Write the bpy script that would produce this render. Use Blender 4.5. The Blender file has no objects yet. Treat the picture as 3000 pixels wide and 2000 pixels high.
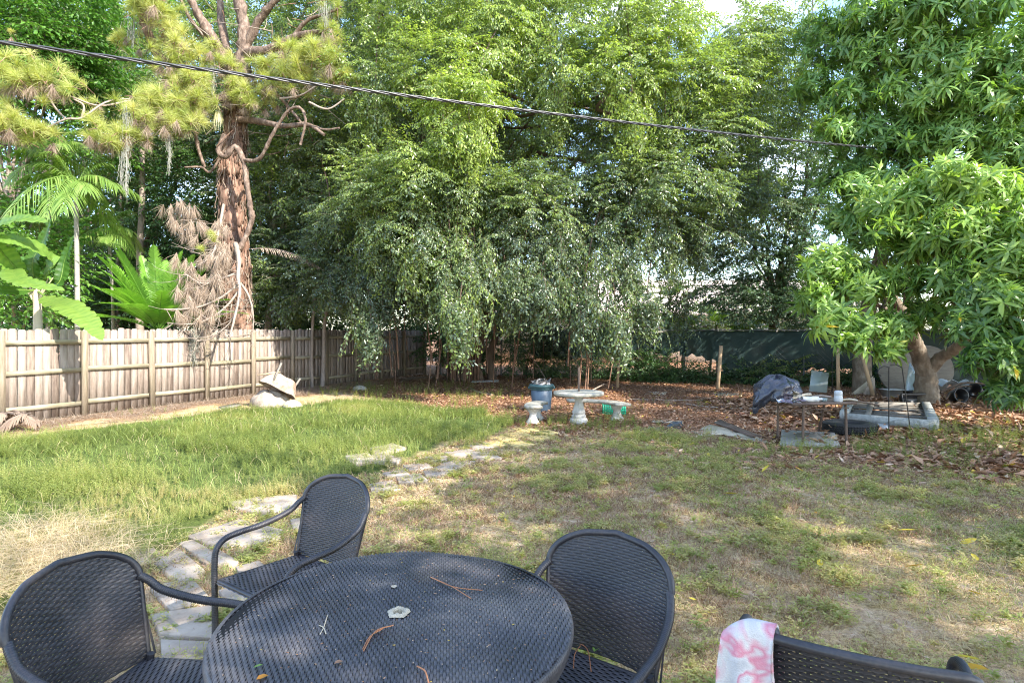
import bpy, math, random
import numpy as np
rng = np.random.default_rng(11)
random.seed(11)
R = math.radians
FPX, CH, HOR = 1750.0, 1.7, 970.0      # focal length in photo pixels, eye height, horizon row
SC = bpy.context.scene
COL = SC.collection

# ------------------------------------------------------------------ helpers
def G(px, py, z=0.0):
    Y = FPX * (CH - z) / (py - HOR)
    return np.array([(px - 1500) / FPX * Y, Y, z])
def P(px, py, Y):
    return np.array([(px - 1500) / FPX * Y, Y, CH - (py - HOR) / FPX * Y])
def nrm(v):
    v = np.asarray(v, float)
    return v / np.maximum(np.linalg.norm(v, axis=-1, keepdims=True), 1e-9)

class Geo:
    def __init__(s): s.V=[]; s.F=[]; s.T=[]; s.n=0
    def add(s, v, f, mat=0, t=0.5):
        v = np.asarray(v, float).reshape(-1,3); f = np.asarray(f, np.int64)
        s.V.append(v); s.F.append((f + s.n, mat))
        s.T.append(np.broadcast_to(np.asarray(t, float), (len(v),)).copy()); s.n += len(v)
        return s
    def merge(s, g, M=None):
        for (f, m) in g.F: s.F.append((f + s.n, m))
        v = np.concatenate(g.V)
        if M is not None: v = v @ M[:3,:3].T + M[:3,3]
        s.V.append(v); s.T.append(np.concatenate(g.T)); s.n += g.n
    def build(s, name, mats, parent=None, smooth=False, **kw):
        me = bpy.data.meshes.new(name)
        if s.n:
            V = np.concatenate(s.V).astype(np.float32); T = np.concatenate(s.T).astype(np.float32)
            F = [(f, m) for f, m in s.F if len(f)]
            loops = np.concatenate([f.ravel() for f, m in F]).astype(np.int32)
            tot = np.concatenate([np.full(len(f), f.shape[1]) for f, m in F])
            mi = np.concatenate([np.full(len(f), m) for f, m in F]).astype(np.int32)
            st = np.concatenate([[0], np.cumsum(tot)[:-1]]).astype(np.int32)
            me.vertices.add(len(V)); me.vertices.foreach_set('co', V.ravel())
            me.loops.add(len(loops)); me.loops.foreach_set('vertex_index', loops)
            me.polygons.add(len(st)); me.polygons.foreach_set('loop_start', st)
            me.polygons.foreach_set('material_index', mi)
            me.update(calc_edges=True)
            a = me.attributes.new('t', 'FLOAT', 'POINT'); a.data.foreach_set('value', T)
            if smooth: me.polygons.foreach_set('use_smooth', np.ones(len(st), bool))
        for m in (mats if isinstance(mats, (list, tuple)) else [mats]): me.materials.append(m)
        o = bpy.data.objects.new(name, me); COL.objects.link(o)
        if parent is not None: o.parent = parent
        if kw: tag(o, **kw)
        return o

def tag(o, label=None, cat=None, group=None, kind=None):
    if label: o['label'] = label
    if cat: o['category'] = cat
    if group: o['group'] = group
    if kind: o['kind'] = kind
    return o
def empty(name, loc, label, cat, group=None, rz=0.0):
    o = bpy.data.objects.new(name, None); COL.objects.link(o)
    o.location = loc; o.rotation_euler = (0,0,rz); o.empty_display_size = .1
    return tag(o, label, cat, group)
def copy_tree(o, parent=None):
    c = o.copy(); COL.objects.link(c); c.parent = parent
    for ch in list(o.children): copy_tree(ch, c)
    return c

BOXF = [[0,3,2,1],[4,5,6,7],[0,1,5,4],[1,2,6,5],[2,3,7,6],[3,0,4,7]]
def box(g, c, s, rot=None, mat=0, t=0.5, jit=0.0):
    x,y,z = np.array(s)/2
    v = np.array([[-x,-y,-z],[x,-y,-z],[x,y,-z],[-x,y,-z],[-x,-y,z],[x,-y,z],[x,y,z],[-x,y,z]])
    if jit: v = v + rng.normal(0, jit, v.shape)
    if rot is not None: v = v @ np.asarray(rot).T
    return g.add(v + np.array(c), BOXF, mat, t)
def rotz(a):
    c,s = math.cos(a), math.sin(a); return np.array([[c,-s,0],[s,c,0],[0,0,1.]])
def rotx(a):
    c,s = math.cos(a), math.sin(a); return np.array([[1.,0,0],[0,c,-s],[0,s,c]])
def roty(a):
    c,s = math.cos(a), math.sin(a); return np.array([[c,0,s],[0,1.,0],[-s,0,c]])
def beam(g, a, b, w, h, mat=0, t=0.5):
    a=np.array(a,float); b=np.array(b,float); d=b-a; L=np.linalg.norm(d); y=d/L
    up=np.array([0,0,1.]) if abs(y[2])<.95 else np.array([0,1.,0])
    x=nrm(np.cross(y,up)); z=np.cross(x,y)
    return box(g,(a+b)/2,(w,L,h),np.stack([x,y,z],1),mat,t)
def catmull(pts, n=8):
    p = np.array(pts, float); p = np.vstack([2*p[0]-p[1], p, 2*p[-1]-p[-2]])
    out=[]
    for i in range(1,len(p)-2):
        for k in range(n):
            t=k/n; a,b,c,d=p[i-1],p[i],p[i+1],p[i+2]
            out.append(.5*((2*b)+(-a+c)*t+(2*a-5*b+4*c-d)*t*t+(-a+3*b-3*c+d)*t**3))
    out.append(p[-2]); return np.array(out)
def tube(g, pts, rad, sides=6, mat=0, t=0.5, cap=True, rough=0.0):
    p=np.array(pts,float); n=len(p); r=np.broadcast_to(np.asarray(rad,float),(n,))
    tg=np.gradient(p,axis=0); tg=nrm(tg)
    up=np.array([0,0,1.]) if abs(tg[0][2])<.9 else np.array([1.,0,0])
    x=nrm(np.cross(tg[0],up)); V=[]
    an=np.linspace(0,2*math.pi,sides,endpoint=False)
    for i in range(n):
        x=x-tg[i]*np.dot(x,tg[i]); x=nrm(x); y=np.cross(tg[i],x)
        rr=r[i]*(1+(rng.normal(0,rough,sides) if rough else 0))
        V.append(p[i]+np.outer(np.cos(an)*rr,x)+np.outer(np.sin(an)*rr,y))
    V=np.concatenate(V); i,j=np.meshgrid(np.arange(n-1),np.arange(sides),indexing='ij')
    a=i*sides+j; b=i*sides+(j+1)%sides; F=np.stack([a,b,b+sides,a+sides],-1).reshape(-1,4)
    g.add(V,F,mat,t)
    if cap:
        for k,e in ((0,-1),(n-1,1)):
            c=p[k]; ring=V[k*sides:(k+1)*sides]
            f=[[sides,(q+1)%sides,q] if e<0 else [sides,q,(q+1)%sides] for q in range(sides)]
            g.add(np.vstack([ring,c]),f,mat,t)
    return g
def lathe(g, prof, c=(0,0,0), sides=32, mat=0, t=0.5, flute=None):
    pr=np.array(prof,float); an=np.linspace(0,2*math.pi,sides,endpoint=False); V=[]
    for k,(r,z) in enumerate(pr):
        rr=np.full(sides,r)
        if flute is not None: rr=rr*(1+flute[k]*np.cos(an*12))
        V.append(np.stack([rr*np.cos(an),rr*np.sin(an),np.full(sides,z)],1))
    V=np.concatenate(V)+np.array(c); n=len(pr)
    i,j=np.meshgrid(np.arange(n-1),np.arange(sides),indexing='ij')
    a=i*sides+j; b=i*sides+(j+1)%sides
    return g.add(V,np.stack([a,b,b+sides,a+sides],-1).reshape(-1,4),mat,t)
def gridmesh(g, A, mat=0, t=0.5, thick=0.0):
    A=np.asarray(A,float); n,m=A.shape[:2]
    i,j=np.meshgrid(np.arange(n-1),np.arange(m-1),indexing='ij'); a=i*m+j
    F=np.stack([a,a+1,a+m+1,a+m],-1).reshape(-1,4)
    if not thick: return g.add(A.reshape(-1,3),F,mat,t)
    du=np.gradient(A,axis=0); dv=np.gradient(A,axis=1); N=nrm(np.cross(du,dv))*thick/2
    V=np.concatenate([(A+N).reshape(-1,3),(A-N).reshape(-1,3)]); o=n*m
    F2=F[:,::-1]+o
    ring=[k for k in range(m)]+[k*m+m-1 for k in range(1,n)]+[(n-1)*m+k for k in range(m-2,-1,-1)]+[k*m for k in range(n-2,0,-1)]
    S=[[ring[k],ring[(k+1)%len(ring)],ring[(k+1)%len(ring)]+o,ring[k]+o] for k in range(len(ring))]
    return g.add(V,np.concatenate([F,F2,np.array(S)]),mat,t)
def frames(d, up=(0,0,1.)):
    y=nrm(d); up=np.broadcast_to(np.asarray(up,float),y.shape)
    x=np.cross(y,up); bad=np.linalg.norm(x,axis=-1)<1e-3
    x[bad]=[1,0,0]; x=nrm(x); z=np.cross(x,y)
    return np.stack([x,y,z],-1)
def scatter(g, tv, tf, pos, rot, sc, mat=0, t=0.5):
    N=len(pos)
    if N==0: return
    tv=np.asarray(tv,float); tf=np.asarray(tf); m=len(tv)
    sc=np.asarray(sc,float)
    v=tv[None]*(sc.reshape(-1,1,1) if sc.ndim<=1 else sc[:,None,:])
    v=np.einsum('nij,nmj->nmi',rot,np.broadcast_to(v,(N,m,3)))+np.asarray(pos)[:,None,:]
    F=(tf[None]+(np.arange(N)*m)[:,None,None]).reshape(-1,tf.shape[1])
    t=np.broadcast_to(np.asarray(t,float),(N,))
    g.add(v.reshape(-1,3),F,mat,np.repeat(t,m))
def scatter_geo(g, tmpl, pos, rot, sc, t):
    """tmpl: list of (verts, faces, mat, dt)"""
    for (tv,tf,mat,dt) in tmpl:
        N=len(pos); m=len(tv); scn=np.broadcast_to(np.asarray(sc,float),(N,))
        v=np.einsum('nij,nmj->nmi',rot,tv[None]*scn[:,None,None])+np.asarray(pos)[:,None,:]
        F=(tf[None]+(np.arange(N)*m)[:,None,None]).reshape(-1,tf.shape[1])
        T=(np.broadcast_to(np.asarray(t,float),(N,))[:,None]+dt[None,:])
        g.add(v.reshape(-1,3),F,mat,T.ravel())
_lat = rng.random((64,64))
def vnoise(x,y,s=1.0):
    x=np.asarray(x)*s+100; y=np.asarray(y)*s+100
    xi=np.floor(x).astype(int); yi=np.floor(y).astype(int); fx=x-xi; fy=y-yi
    fx=fx*fx*(3-2*fx); fy=fy*fy*(3-2*fy)
    L=lambda a,b:_lat[a%64,b%64]
    return (L(xi,yi)*(1-fx)+L(xi+1,yi)*fx)*(1-fy)+(L(xi,yi+1)*(1-fx)+L(xi+1,yi+1)*fx)*fy

# ------------------------------------------------------------------ materials
def newmat(name):
    m=bpy.data.materials.new(name); m.use_nodes=True; nt=m.node_tree
    return m, nt, nt.nodes, nt.links, nt.nodes['Principled BSDF']
def ramp(N, cols, pos=None):
    r=N.new('ShaderNodeValToRGB'); cr=r.color_ramp
    n=len(cols); pos=pos or [i/(n-1) for i in range(n)]
    while len(cr.elements)<n: cr.elements.new(.5)
    for e,c,p in zip(cr.elements,cols,pos): e.position=p; e.color=(*c,1)
    return r
def leafmat(name, cols, rough=.42, trans=.35, spec=.5, tcol=None, pos=None):
    m,nt,N,L,b=newmat(name)
    a=N.new('ShaderNodeAttribute'); a.attribute_name='t'
    r=ramp(N,cols,pos); L.new(a.outputs['Fac'],r.inputs[0])
    L.new(r.outputs[0],b.inputs['Base Color']); b.inputs['Roughness'].default_value=rough
    b.inputs['Specular IOR Level'].default_value=spec
    tr=N.new('ShaderNodeBsdfTranslucent')
    mu=N.new('ShaderNodeMix'); mu.data_type='RGBA'; mu.blend_type='MULTIPLY'; mu.inputs[0].default_value=1
    L.new(r.outputs[0],mu.inputs[6]); mu.inputs[7].default_value=(*(tcol or (1.5,1.6,.6)),1)
    L.new(mu.outputs[2],tr.inputs['Color'])
    mx=N.new('ShaderNodeMixShader'); mx.inputs[0].default_value=trans
    L.new(b.outputs[0],mx.inputs[1]); L.new(tr.outputs[0],mx.inputs[2])
    L.new(mx.outputs[0],N['Material Output'].inputs['Surface'])
    return m
def noisemat(name, cols, scale=5, rough=.8, bump=.3, stretch=(1,1,1), detail=6, spec=.3, pos=None, island=0.0, metal=0, bscale=None, dist=0, tweight=0):
    m,nt,N,L,b=newmat(name)
    tc=N.new('ShaderNodeTexCoord'); mp=N.new('ShaderNodeMapping'); mp.inputs['Scale'].default_value=stretch
    L.new(tc.outputs['Object'],mp.inputs[0])
    n=N.new('ShaderNodeTexNoise'); n.inputs['Scale'].default_value=scale; n.inputs['Detail'].default_value=detail
    n.inputs['Roughness'].default_value=.65; n.inputs['Distortion'].default_value=dist
    L.new(mp.outputs[0],n.inputs['Vector'])
    fac=n.outputs['Fac']
    if island:
        ge=N.new('ShaderNodeNewGeometry'); ma=N.new('ShaderNodeMath'); ma.operation='MULTIPLY_ADD'
        L.new(ge.outputs['Random Per Island'],ma.inputs[0]); ma.inputs[1].default_value=island; 
        s=N.new('ShaderNodeMath'); s.operation='SUBTRACT'; L.new(fac,s.inputs[0]); s.inputs[1].default_value=island/2
        L.new(s.outputs[0],ma.inputs[2]); fac=ma.outputs[0]
    if tweight:
        at=N.new('ShaderNodeAttribute'); at.attribute_name='t'
        ma=N.new('ShaderNodeMath'); ma.operation='MULTIPLY_ADD'; L.new(at.outputs['Fac'],ma.inputs[0]); ma.inputs[1].default_value=tweight
        s=N.new('ShaderNodeMath'); s.operation='SUBTRACT'; L.new(fac,s.inputs[0]); s.inputs[1].default_value=tweight/2
        L.new(s.outputs[0],ma.inputs[2]); fac=ma.outputs[0]
    r=ramp(N,cols,pos); L.new(fac,r.inputs[0]); L.new(r.outputs[0],b.inputs['Base Color'])
    b.inputs['Roughness'].default_value=rough; b.inputs['Specular IOR Level'].default_value=spec; b.inputs['Metallic'].default_value=metal
    if bump:
        n2=N.new('ShaderNodeTexNoise'); n2.inputs['Scale'].default_value=bscale or scale*3; n2.inputs['Detail'].default_value=8
        L.new(mp.outputs[0],n2.inputs['Vector'])
        bp=N.new('ShaderNodeBump'); bp.inputs['Strength'].default_value=bump; bp.inputs['Distance'].default_value=.02
        L.new(n2.outputs['Fac'],bp.inputs['Height']); L.new(bp.outputs[0],b.inputs['Normal'])
    return m

M={}
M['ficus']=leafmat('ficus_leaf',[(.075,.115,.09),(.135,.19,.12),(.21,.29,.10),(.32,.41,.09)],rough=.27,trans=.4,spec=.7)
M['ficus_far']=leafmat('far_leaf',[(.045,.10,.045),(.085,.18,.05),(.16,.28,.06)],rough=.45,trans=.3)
M['grey_leaf']=leafmat('greyish_leaf',[(.07,.13,.085),(.12,.20,.11),(.18,.28,.11)],rough=.35,trans=.3)
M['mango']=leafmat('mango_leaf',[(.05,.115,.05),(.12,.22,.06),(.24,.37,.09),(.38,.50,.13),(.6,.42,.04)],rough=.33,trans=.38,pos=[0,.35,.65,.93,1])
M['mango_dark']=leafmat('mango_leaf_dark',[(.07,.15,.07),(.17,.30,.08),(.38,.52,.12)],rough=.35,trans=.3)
M['broad']=leafmat('broad_leaf',[(.05,.13,.03),(.09,.21,.04),(.17,.32,.05)],rough=.4,trans=.4)
M['palm']=leafmat('palm_leaf',[(.06,.13,.03),(.13,.23,.045),(.27,.36,.10)],rough=.35,trans=.35)
M['cycad']=leafmat('cycad_leaf',[(.07,.19,.03),(.14,.32,.05),(.24,.42,.07)],rough=.35,trans=.4)
M['banana']=leafmat('banana_leaf',[(.035,.10,.015),(.08,.18,.03),(.20,.31,.06)],rough=.35,trans=.4)
M['needle']=leafmat('pine_needle_green',[(.26,.33,.08),(.44,.49,.15),(.62,.58,.28)],rough=.5,trans=.45,tcol=(1.2,1.2,.6))
M['needle_dead']=leafmat('pine_needle_dead',[(.20,.14,.10),(.34,.26,.195),(.50,.42,.34)],rough=.7,trans=.25,tcol=(1,.9,.7))
M['moss_grey']=leafmat('hanging_moss',[(.30,.31,.26),(.45,.45,.38)],rough=.9,trans=.2,tcol=(1,1,1))
M['dryfrond']=leafmat('dry_frond',[(.22,.16,.12),(.36,.28,.22),(.48,.40,.33)],rough=.8,trans=.2,tcol=(1,.9,.8))
M['litter']=leafmat('litter_leaf',[(.13,.06,.035),(.30,.155,.085),(.46,.28,.175),(.62,.47,.34),(.60,.42,.05)],rough=.6,trans=.1,tcol=(1,.9,.6),pos=[0,.3,.65,.94,1])
M['yellow_leaf']=leafmat('yellow_leaf',[(.45,.38,.04),(.60,.48,.05),(.60,.25,.03)],rough=.5,trans=.2,tcol=(1,.9,.5))
M['weed']=leafmat('weed_leaf',[(.12,.17,.045),(.25,.31,.08),(.40,.42,.14),(.52,.44,.22)],rough=.5,trans=.4,tcol=(1.25,1.25,.6))
M['lawn']=leafmat('lawn_blade',[(.14,.22,.05),(.31,.38,.10),(.50,.42,.20),(.62,.49,.34),(.22,.125,.075)],rough=.6,trans=.3,tcol=(1.1,1.1,.6),pos=[0,.3,.5,.8,1])
M['bark_dark']=noisemat('dark_bark',[(.05,.035,.025),(.13,.09,.065),(.22,.17,.13)],scale=6,stretch=(1,1,.25),bump=.8)
M['bark_mango']=noisemat('mango_bark',[(.07,.055,.04),(.17,.135,.10),(.34,.30,.25)],scale=7,stretch=(1,1,.6),bump=.8,pos=[.25,.5,.8])
M['bark_pine']=noisemat('pine_bark',[(.04,.026,.02),(.13,.075,.052),(.29,.175,.125),(.44,.33,.26)],scale=9,stretch=(1,1,.2),bump=1.0,pos=[.3,.44,.6,.8],bscale=16)
M['bark_limb']=noisemat('pine_limb_bark',[(.05,.035,.028),(.15,.105,.08),(.30,.23,.185)],scale=12,stretch=(1,1,.5),bump=.9,pos=[.3,.5,.7])
M['bark_grey']=noisemat('grey_twig',[(.15,.115,.09),(.28,.23,.19),(.40,.35,.30)],scale=9,bump=.4)
M['root']=noisemat('aerial_root',[(.08,.05,.035),(.22,.13,.09),(.36,.24,.17)],scale=8,stretch=(1,1,.2),bump=.4)
M['palm_trunk']=noisemat('palm_trunk',[(.22,.20,.17),(.38,.36,.32)],scale=10,stretch=(.3,.3,2),bump=.4)
M['picket']=noisemat('weathered_picket',[(.11,.08,.065),(.245,.195,.16),(.36,.31,.27)],scale=4,stretch=(6,6,.6),bump=.35,island=.35,pos=[.25,.5,.8])
M['postwood']=noisemat('fence_post_wood',[(.12,.11,.065),(.22,.18,.13),(.35,.28,.21)],scale=4,stretch=(5,5,.5),bump=.35,island=.2,pos=[.25,.5,.75])
M['railwood']=noisemat('fence_rail_wood',[(.13,.12,.06),(.26,.23,.16),(.38,.34,.26)],scale=2,stretch=(1,1,6),bump=.3,island=.25,pos=[.25,.5,.75])
M['stake']=noisemat('tan_stake_wood',[(.28,.19,.12),(.45,.32,.20),(.55,.43,.30)],scale=4,stretch=(5,5,.5),bump=.25)
M['greywood']=noisemat('old_grey_wood',[(.10,.09,.075),(.20,.18,.155),(.30,.28,.245)],scale=3,stretch=(1,6,6),bump=.4)
M['ply']=noisemat('weathered_plywood',[(.19,.18,.16),(.33,.31,.28),(.45,.44,.40)],scale=3,stretch=(.7,4,4),bump=.3)
M['whitewood']=noisemat('flaking_white_wood',[(.14,.145,.13),(.28,.29,.27),(.44,.45,.42)],scale=3,stretch=(1,4,4),bump=.3,pos=[.3,.45,.7],dist=1.5)
M['concrete']=noisemat('lichened_concrete',[(.15,.14,.10),(.33,.31,.25),(.50,.47,.41)],scale=9,bump=.5,rough=.85,pos=[.28,.45,.7])
M['concrete_white']=noisemat('whitewashed_concrete',[(.28,.27,.23),(.47,.45,.41),(.60,.59,.55)],scale=7,bump=.4,rough=.8,pos=[.25,.45,.65])
M['paver']=noisemat('grey_paver',[(.15,.115,.085),(.34,.28,.225),(.47,.41,.34)],scale=5,bump=.4,rough=.9,island=.2,pos=[.25,.5,.8])
M['paver_y']=noisemat('yellow_paver',[(.34,.26,.12),(.58,.44,.17),(.64,.52,.28)],scale=7,bump=.3,rough=.9,pos=[.3,.5,.8])
M['rust']=noisemat('rusty_brown_metal',[(.06,.04,.03),(.13,.09,.07),(.24,.18,.14)],scale=6,bump=.15,rough=.55,metal=.2)
M['tub']=noisemat('scraped_tub_metal',[(.18,.10,.06),(.36,.28,.22),(.48,.42,.36)],scale=3.2,bump=.25,rough=.6,pos=[.32,.5,.7])
M['rubber']=noisemat('black_rubber',[(.012,.012,.013),(.035,.034,.034)],scale=12,bump=.3,rough=.6)
M['blackplastic']=noisemat('black_plastic',[(.012,.012,.014),(.03,.03,.033)],scale=5,bump=.05,rough=.35,spec=.5)
M['whiteplastic']=noisemat('white_plastic',[(.42,.44,.45),(.58,.60,.61)],scale=4,bump=.05,rough=.4,spec=.5)
M['bluebin']=noisemat('blue_grey_plastic',[(.05,.08,.12),(.075,.115,.16)],scale=4,bump=.05,rough=.45,spec=.4)
M['bluerim']=noisemat('teal_rim_plastic',[(.03,.075,.08),(.06,.12,.13)],scale=6,bump=.05,rough=.45)
M['greencrate']=noisemat('green_crate_plastic',[(.01,.28,.16),(.02,.38,.22)],scale=4,bump=0,rough=.45,spec=.4)
M['bag']=noisemat('dark_bin_bag',[(.02,.023,.035),(.055,.06,.09)],scale=5,bump=.9,rough=.22,spec=.7,bscale=14,dist=1)
M['paper']=noisemat('crumpled_paper',[(.36,.34,.33),(.55,.53,.51)],scale=8,bump=.6,rough=.8)
M['tan']=noisemat('tan_board',[(.30,.25,.18),(.48,.42,.32),(.58,.53,.42)],scale=5,bump=.3)
M['glass']=None
M['cable']=noisemat('cable_sheath',[(.02,.021,.025),(.06,.062,.07)],scale=20,bump=.1,rough=.35,spec=.6)
M['roof']=noisemat('pale_pink_roof_tiles',[(.45,.36,.31),(.62,.52,.46),(.72,.64,.58)],scale=3,bump=.3,rough=.85)
M['stucco']=noisemat('cream_stucco',[(.55,.50,.42),(.68,.63,.55)],scale=3,bump=.2,rough=.9)
M['whiteframe']=noisemat('white_window_frame',[(.65,.65,.65),(.75,.75,.75)],scale=3,bump=0)
M['black_iron']=noisemat('black_iron',[(.015,.015,.015),(.04,.035,.03)],scale=8,bump=.1,rough=.5)
M['galv']=noisemat('dull_steel_pipe',[(.10,.11,.11),(.22,.23,.23)],scale=8,bump=.1,rough=.5,metal=.4)

def wickermat(name, c0, c1, c2):
    m,nt,N,L,b=newmat(name)
    ge=N.new('ShaderNodeNewGeometry'); tc=N.new('ShaderNodeTexCoord')
    n=N.new('ShaderNodeTexNoise'); n.inputs['Scale'].default_value=3.5; n.inputs['Detail'].default_value=5; L.new(tc.outputs['Object'],n.inputs['Vector'])
    n2=N.new('ShaderNodeTexNoise'); n2.inputs['Scale'].default_value=90; L.new(tc.outputs['Object'],n2.inputs['Vector'])
    a=N.new('ShaderNodeMath'); a.operation='MULTIPLY_ADD'; L.new(n2.outputs['Fac'],a.inputs[0]); a.inputs[1].default_value=.35; L.new(n.outputs['Fac'],a.inputs[2])
    s=N.new('ShaderNodeMath'); s.operation='SUBTRACT'; L.new(a.outputs[0],s.inputs[0]); s.inputs[1].default_value=.17
    r=ramp(N,[c0,c1,c2],[.3,.5,.75]); L.new(s.outputs[0],r.inputs[0]); L.new(r.outputs[0],b.inputs['Base Color'])
    b.inputs['Specular IOR Level'].default_value=.6
    rr=ramp(N,[(.3,.3,.3),(.55,.55,.55)]); L.new(n.outputs['Fac'],rr.inputs[0]); L.new(rr.outputs[0],b.inputs['Roughness'])
    return m
M['wicker']=wickermat('black_wicker',(.012,.012,.017),(.027,.028,.036),(.075,.062,.062))
M['wicker_top']=wickermat('faded_wicker',(.034,.034,.042),(.068,.068,.080),(.18,.16,.15))
M['wicker_under']=noisemat('wicker_underlay',[(.006,.006,.007),(.012,.012,.013)],scale=5,bump=0,rough=.8)

def glassmat():
    m,nt,N,L,b=newmat('dusty_glass')
    b.inputs['Base Color'].default_value=(.35,.42,.42,1); b.inputs['Roughness'].default_value=.08; b.inputs['Specular IOR Level'].default_value=1
    tr=N.new('ShaderNodeBsdfTransparent'); tr.inputs[0].default_value=(.75,.82,.80,1)
    mx=N.new('ShaderNodeMixShader'); mx.inputs[0].default_value=.5
    n=N.new('ShaderNodeTexNoise'); n.inputs['Scale'].default_value=4
    L.new(b.outputs[0],mx.inputs[1]); L.new(tr.outputs[0],mx.inputs[2]); L.new(mx.outputs[0],N['Material Output'].inputs['Surface'])
    return m
M['glass']=glassmat()
def screenmat():
    m,nt,N,L,b=newmat('green_shade_net')
    tc=N.new('ShaderNodeTexCoord')
    n=N.new('ShaderNodeTexNoise'); n.inputs['Scale'].default_value=1.2; n.inputs['Detail'].default_value=6; L.new(tc.outputs['Object'],n.inputs['Vector'])
    r=ramp(N,[(.008,.028,.026),(.02,.055,.05)]); L.new(n.outputs['Fac'],r.inputs[0]); L.new(r.outputs[0],b.inputs['Base Color'])
    b.inputs['Roughness'].default_value=.7
    w=N.new('ShaderNodeTexNoise'); w.inputs['Scale'].default_value=6; L.new(tc.outputs['Object'],w.inputs['Vector'])
    bp=N.new('ShaderNodeBump'); bp.inputs['Strength'].default_value=.5; bp.inputs['Distance'].default_value=.03; L.new(w.outputs['Fac'],bp.inputs['Height']); L.new(bp.outputs[0],b.inputs['Normal'])
    tr=N.new('ShaderNodeBsdfTransparent'); mx=N.new('ShaderNodeMixShader'); mx.inputs[0].default_value=.07
    L.new(b.outputs[0],mx.inputs[1]); L.new(tr.outputs[0],mx.inputs[2]); L.new(mx.outputs[0],N['Material Output'].inputs['Surface'])
    return m
M['screen']=screenmat()
def towelmat():
    m,nt,N,L,b=newmat('towel_swirl')
    tc=N.new('ShaderNodeTexCoord')
    n=N.new('ShaderNodeTexNoise'); n.inputs['Scale'].default_value=6; n.inputs['Detail'].default_value=2; n.inputs['Distortion'].default_value=1.2
    L.new(tc.outputs['Object'],n.inputs['Vector'])
    r=ramp(N,[(.42,.42,.44),(.60,.59,.60),(.62,.24,.32),(.64,.42,.47),(.62,.61,.62),(.38,.38,.41)],[.30,.42,.48,.53,.58,.75])
    L.new(n.outputs['Fac'],r.inputs[0]); L.new(r.outputs[0],b.inputs['Base Color']); b.inputs['Roughness'].default_value=.95
    b.inputs['Sheen Weight'].default_value=.1
    w=N.new('ShaderNodeTexNoise'); w.inputs['Scale'].default_value=260; L.new(tc.outputs['Object'],w.inputs['Vector'])
    bp=N.new('ShaderNodeBump'); bp.inputs['Strength'].default_value=.7; bp.inputs['Distance'].default_value=.004; L.new(w.outputs['Fac'],bp.inputs['Height']); L.new(bp.outputs[0],b.inputs['Normal'])
    return m
M['towel']=towelmat()

# ------------------------------------------------------------------ camera, sun, sky
cam=bpy.data.cameras.new('camera'); co=bpy.data.objects.new('camera',cam); COL.objects.link(co)
co.location=(0,0,CH); co.rotation_euler=(R(90),0,0)
cam.sensor_width=36; cam.lens=FPX/3000*36; cam.shift_y=-(1000-HOR)/3000; cam.clip_end=2000; cam.clip_start=.05
SC.camera=co
SUN_EL=R(38); sd=nrm(np.array([.77,-.64])); tosun=np.array([sd[0]*math.cos(SUN_EL),sd[1]*math.cos(SUN_EL),math.sin(SUN_EL)])
sl=bpy.data.lights.new('sun','SUN'); sl.energy=3.0; sl.angle=R(.5); sl.color=(1,.93,.82)
so=bpy.data.objects.new('sun',sl); COL.objects.link(so); so.location=tosun*40
from mathutils import Vector
so.rotation_euler=Vector(tosun).to_track_quat('Z','Y').to_euler()
w=bpy.data.worlds.new('World'); SC.world=w; w.use_nodes=True; N=w.node_tree.nodes; L=w.node_tree.links
bg=N['Background']; sky=N.new('ShaderNodeTexSky'); sky.sky_type='NISHITA'; sky.sun_disc=False
sky.sun_elevation=SUN_EL; sky.sun_rotation=math.atan2(tosun[0],tosun[1]); sky.air_density=1.0; sky.dust_density=.6; sky.ozone_density=2.0
tc=N.new('ShaderNodeTexCoord'); mp=N.new('ShaderNodeMapping'); mp.inputs['Scale'].default_value=(1,1,2.2); mp.inputs['Location'].default_value=(.3,.15,.1)
L.new(tc.outputs['Generated'],mp.inputs[0]); cn=N.new('ShaderNodeTexNoise'); cn.inputs['Scale'].default_value=2.6; cn.inputs['Detail'].default_value=7
L.new(mp.outputs[0],cn.inputs['Vector']); cr=ramp(N,[(0,0,0),(1,1,1)],[.53,.71]); L.new(cn.outputs['Fac'],cr.inputs[0])
mx=N.new('ShaderNodeMix'); mx.data_type='RGBA'; L.new(cr.outputs[0],mx.inputs[0]); L.new(sky.outputs[0],mx.inputs[6]); mx.inputs[7].default_value=(5,5.05,5.2,1)
L.new(mx.outputs[2],bg.inputs[0]); bg.inputs[1].default_value=.15
SC.view_settings.view_transform='Standard'; SC.view_settings.look='None'; SC.view_settings.gamma=1; SC.view_settings.exposure=2.2
SC.cycles.max_bounces=7; SC.cycles.diffuse_bounces=4; SC.cycles.glossy_bounces=2; SC.cycles.transmission_bounces=4; SC.cycles.transparent_max_bounces=6
SC.cycles.caustics_reflective=False; SC.cycles.caustics_refractive=False
SC.cycles.sample_clamp_indirect=6; SC.cycles.filter_width=1.1; SC.cycles.use_denoising=True; SC.cycles.denoising_prefilter='NONE'

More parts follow.
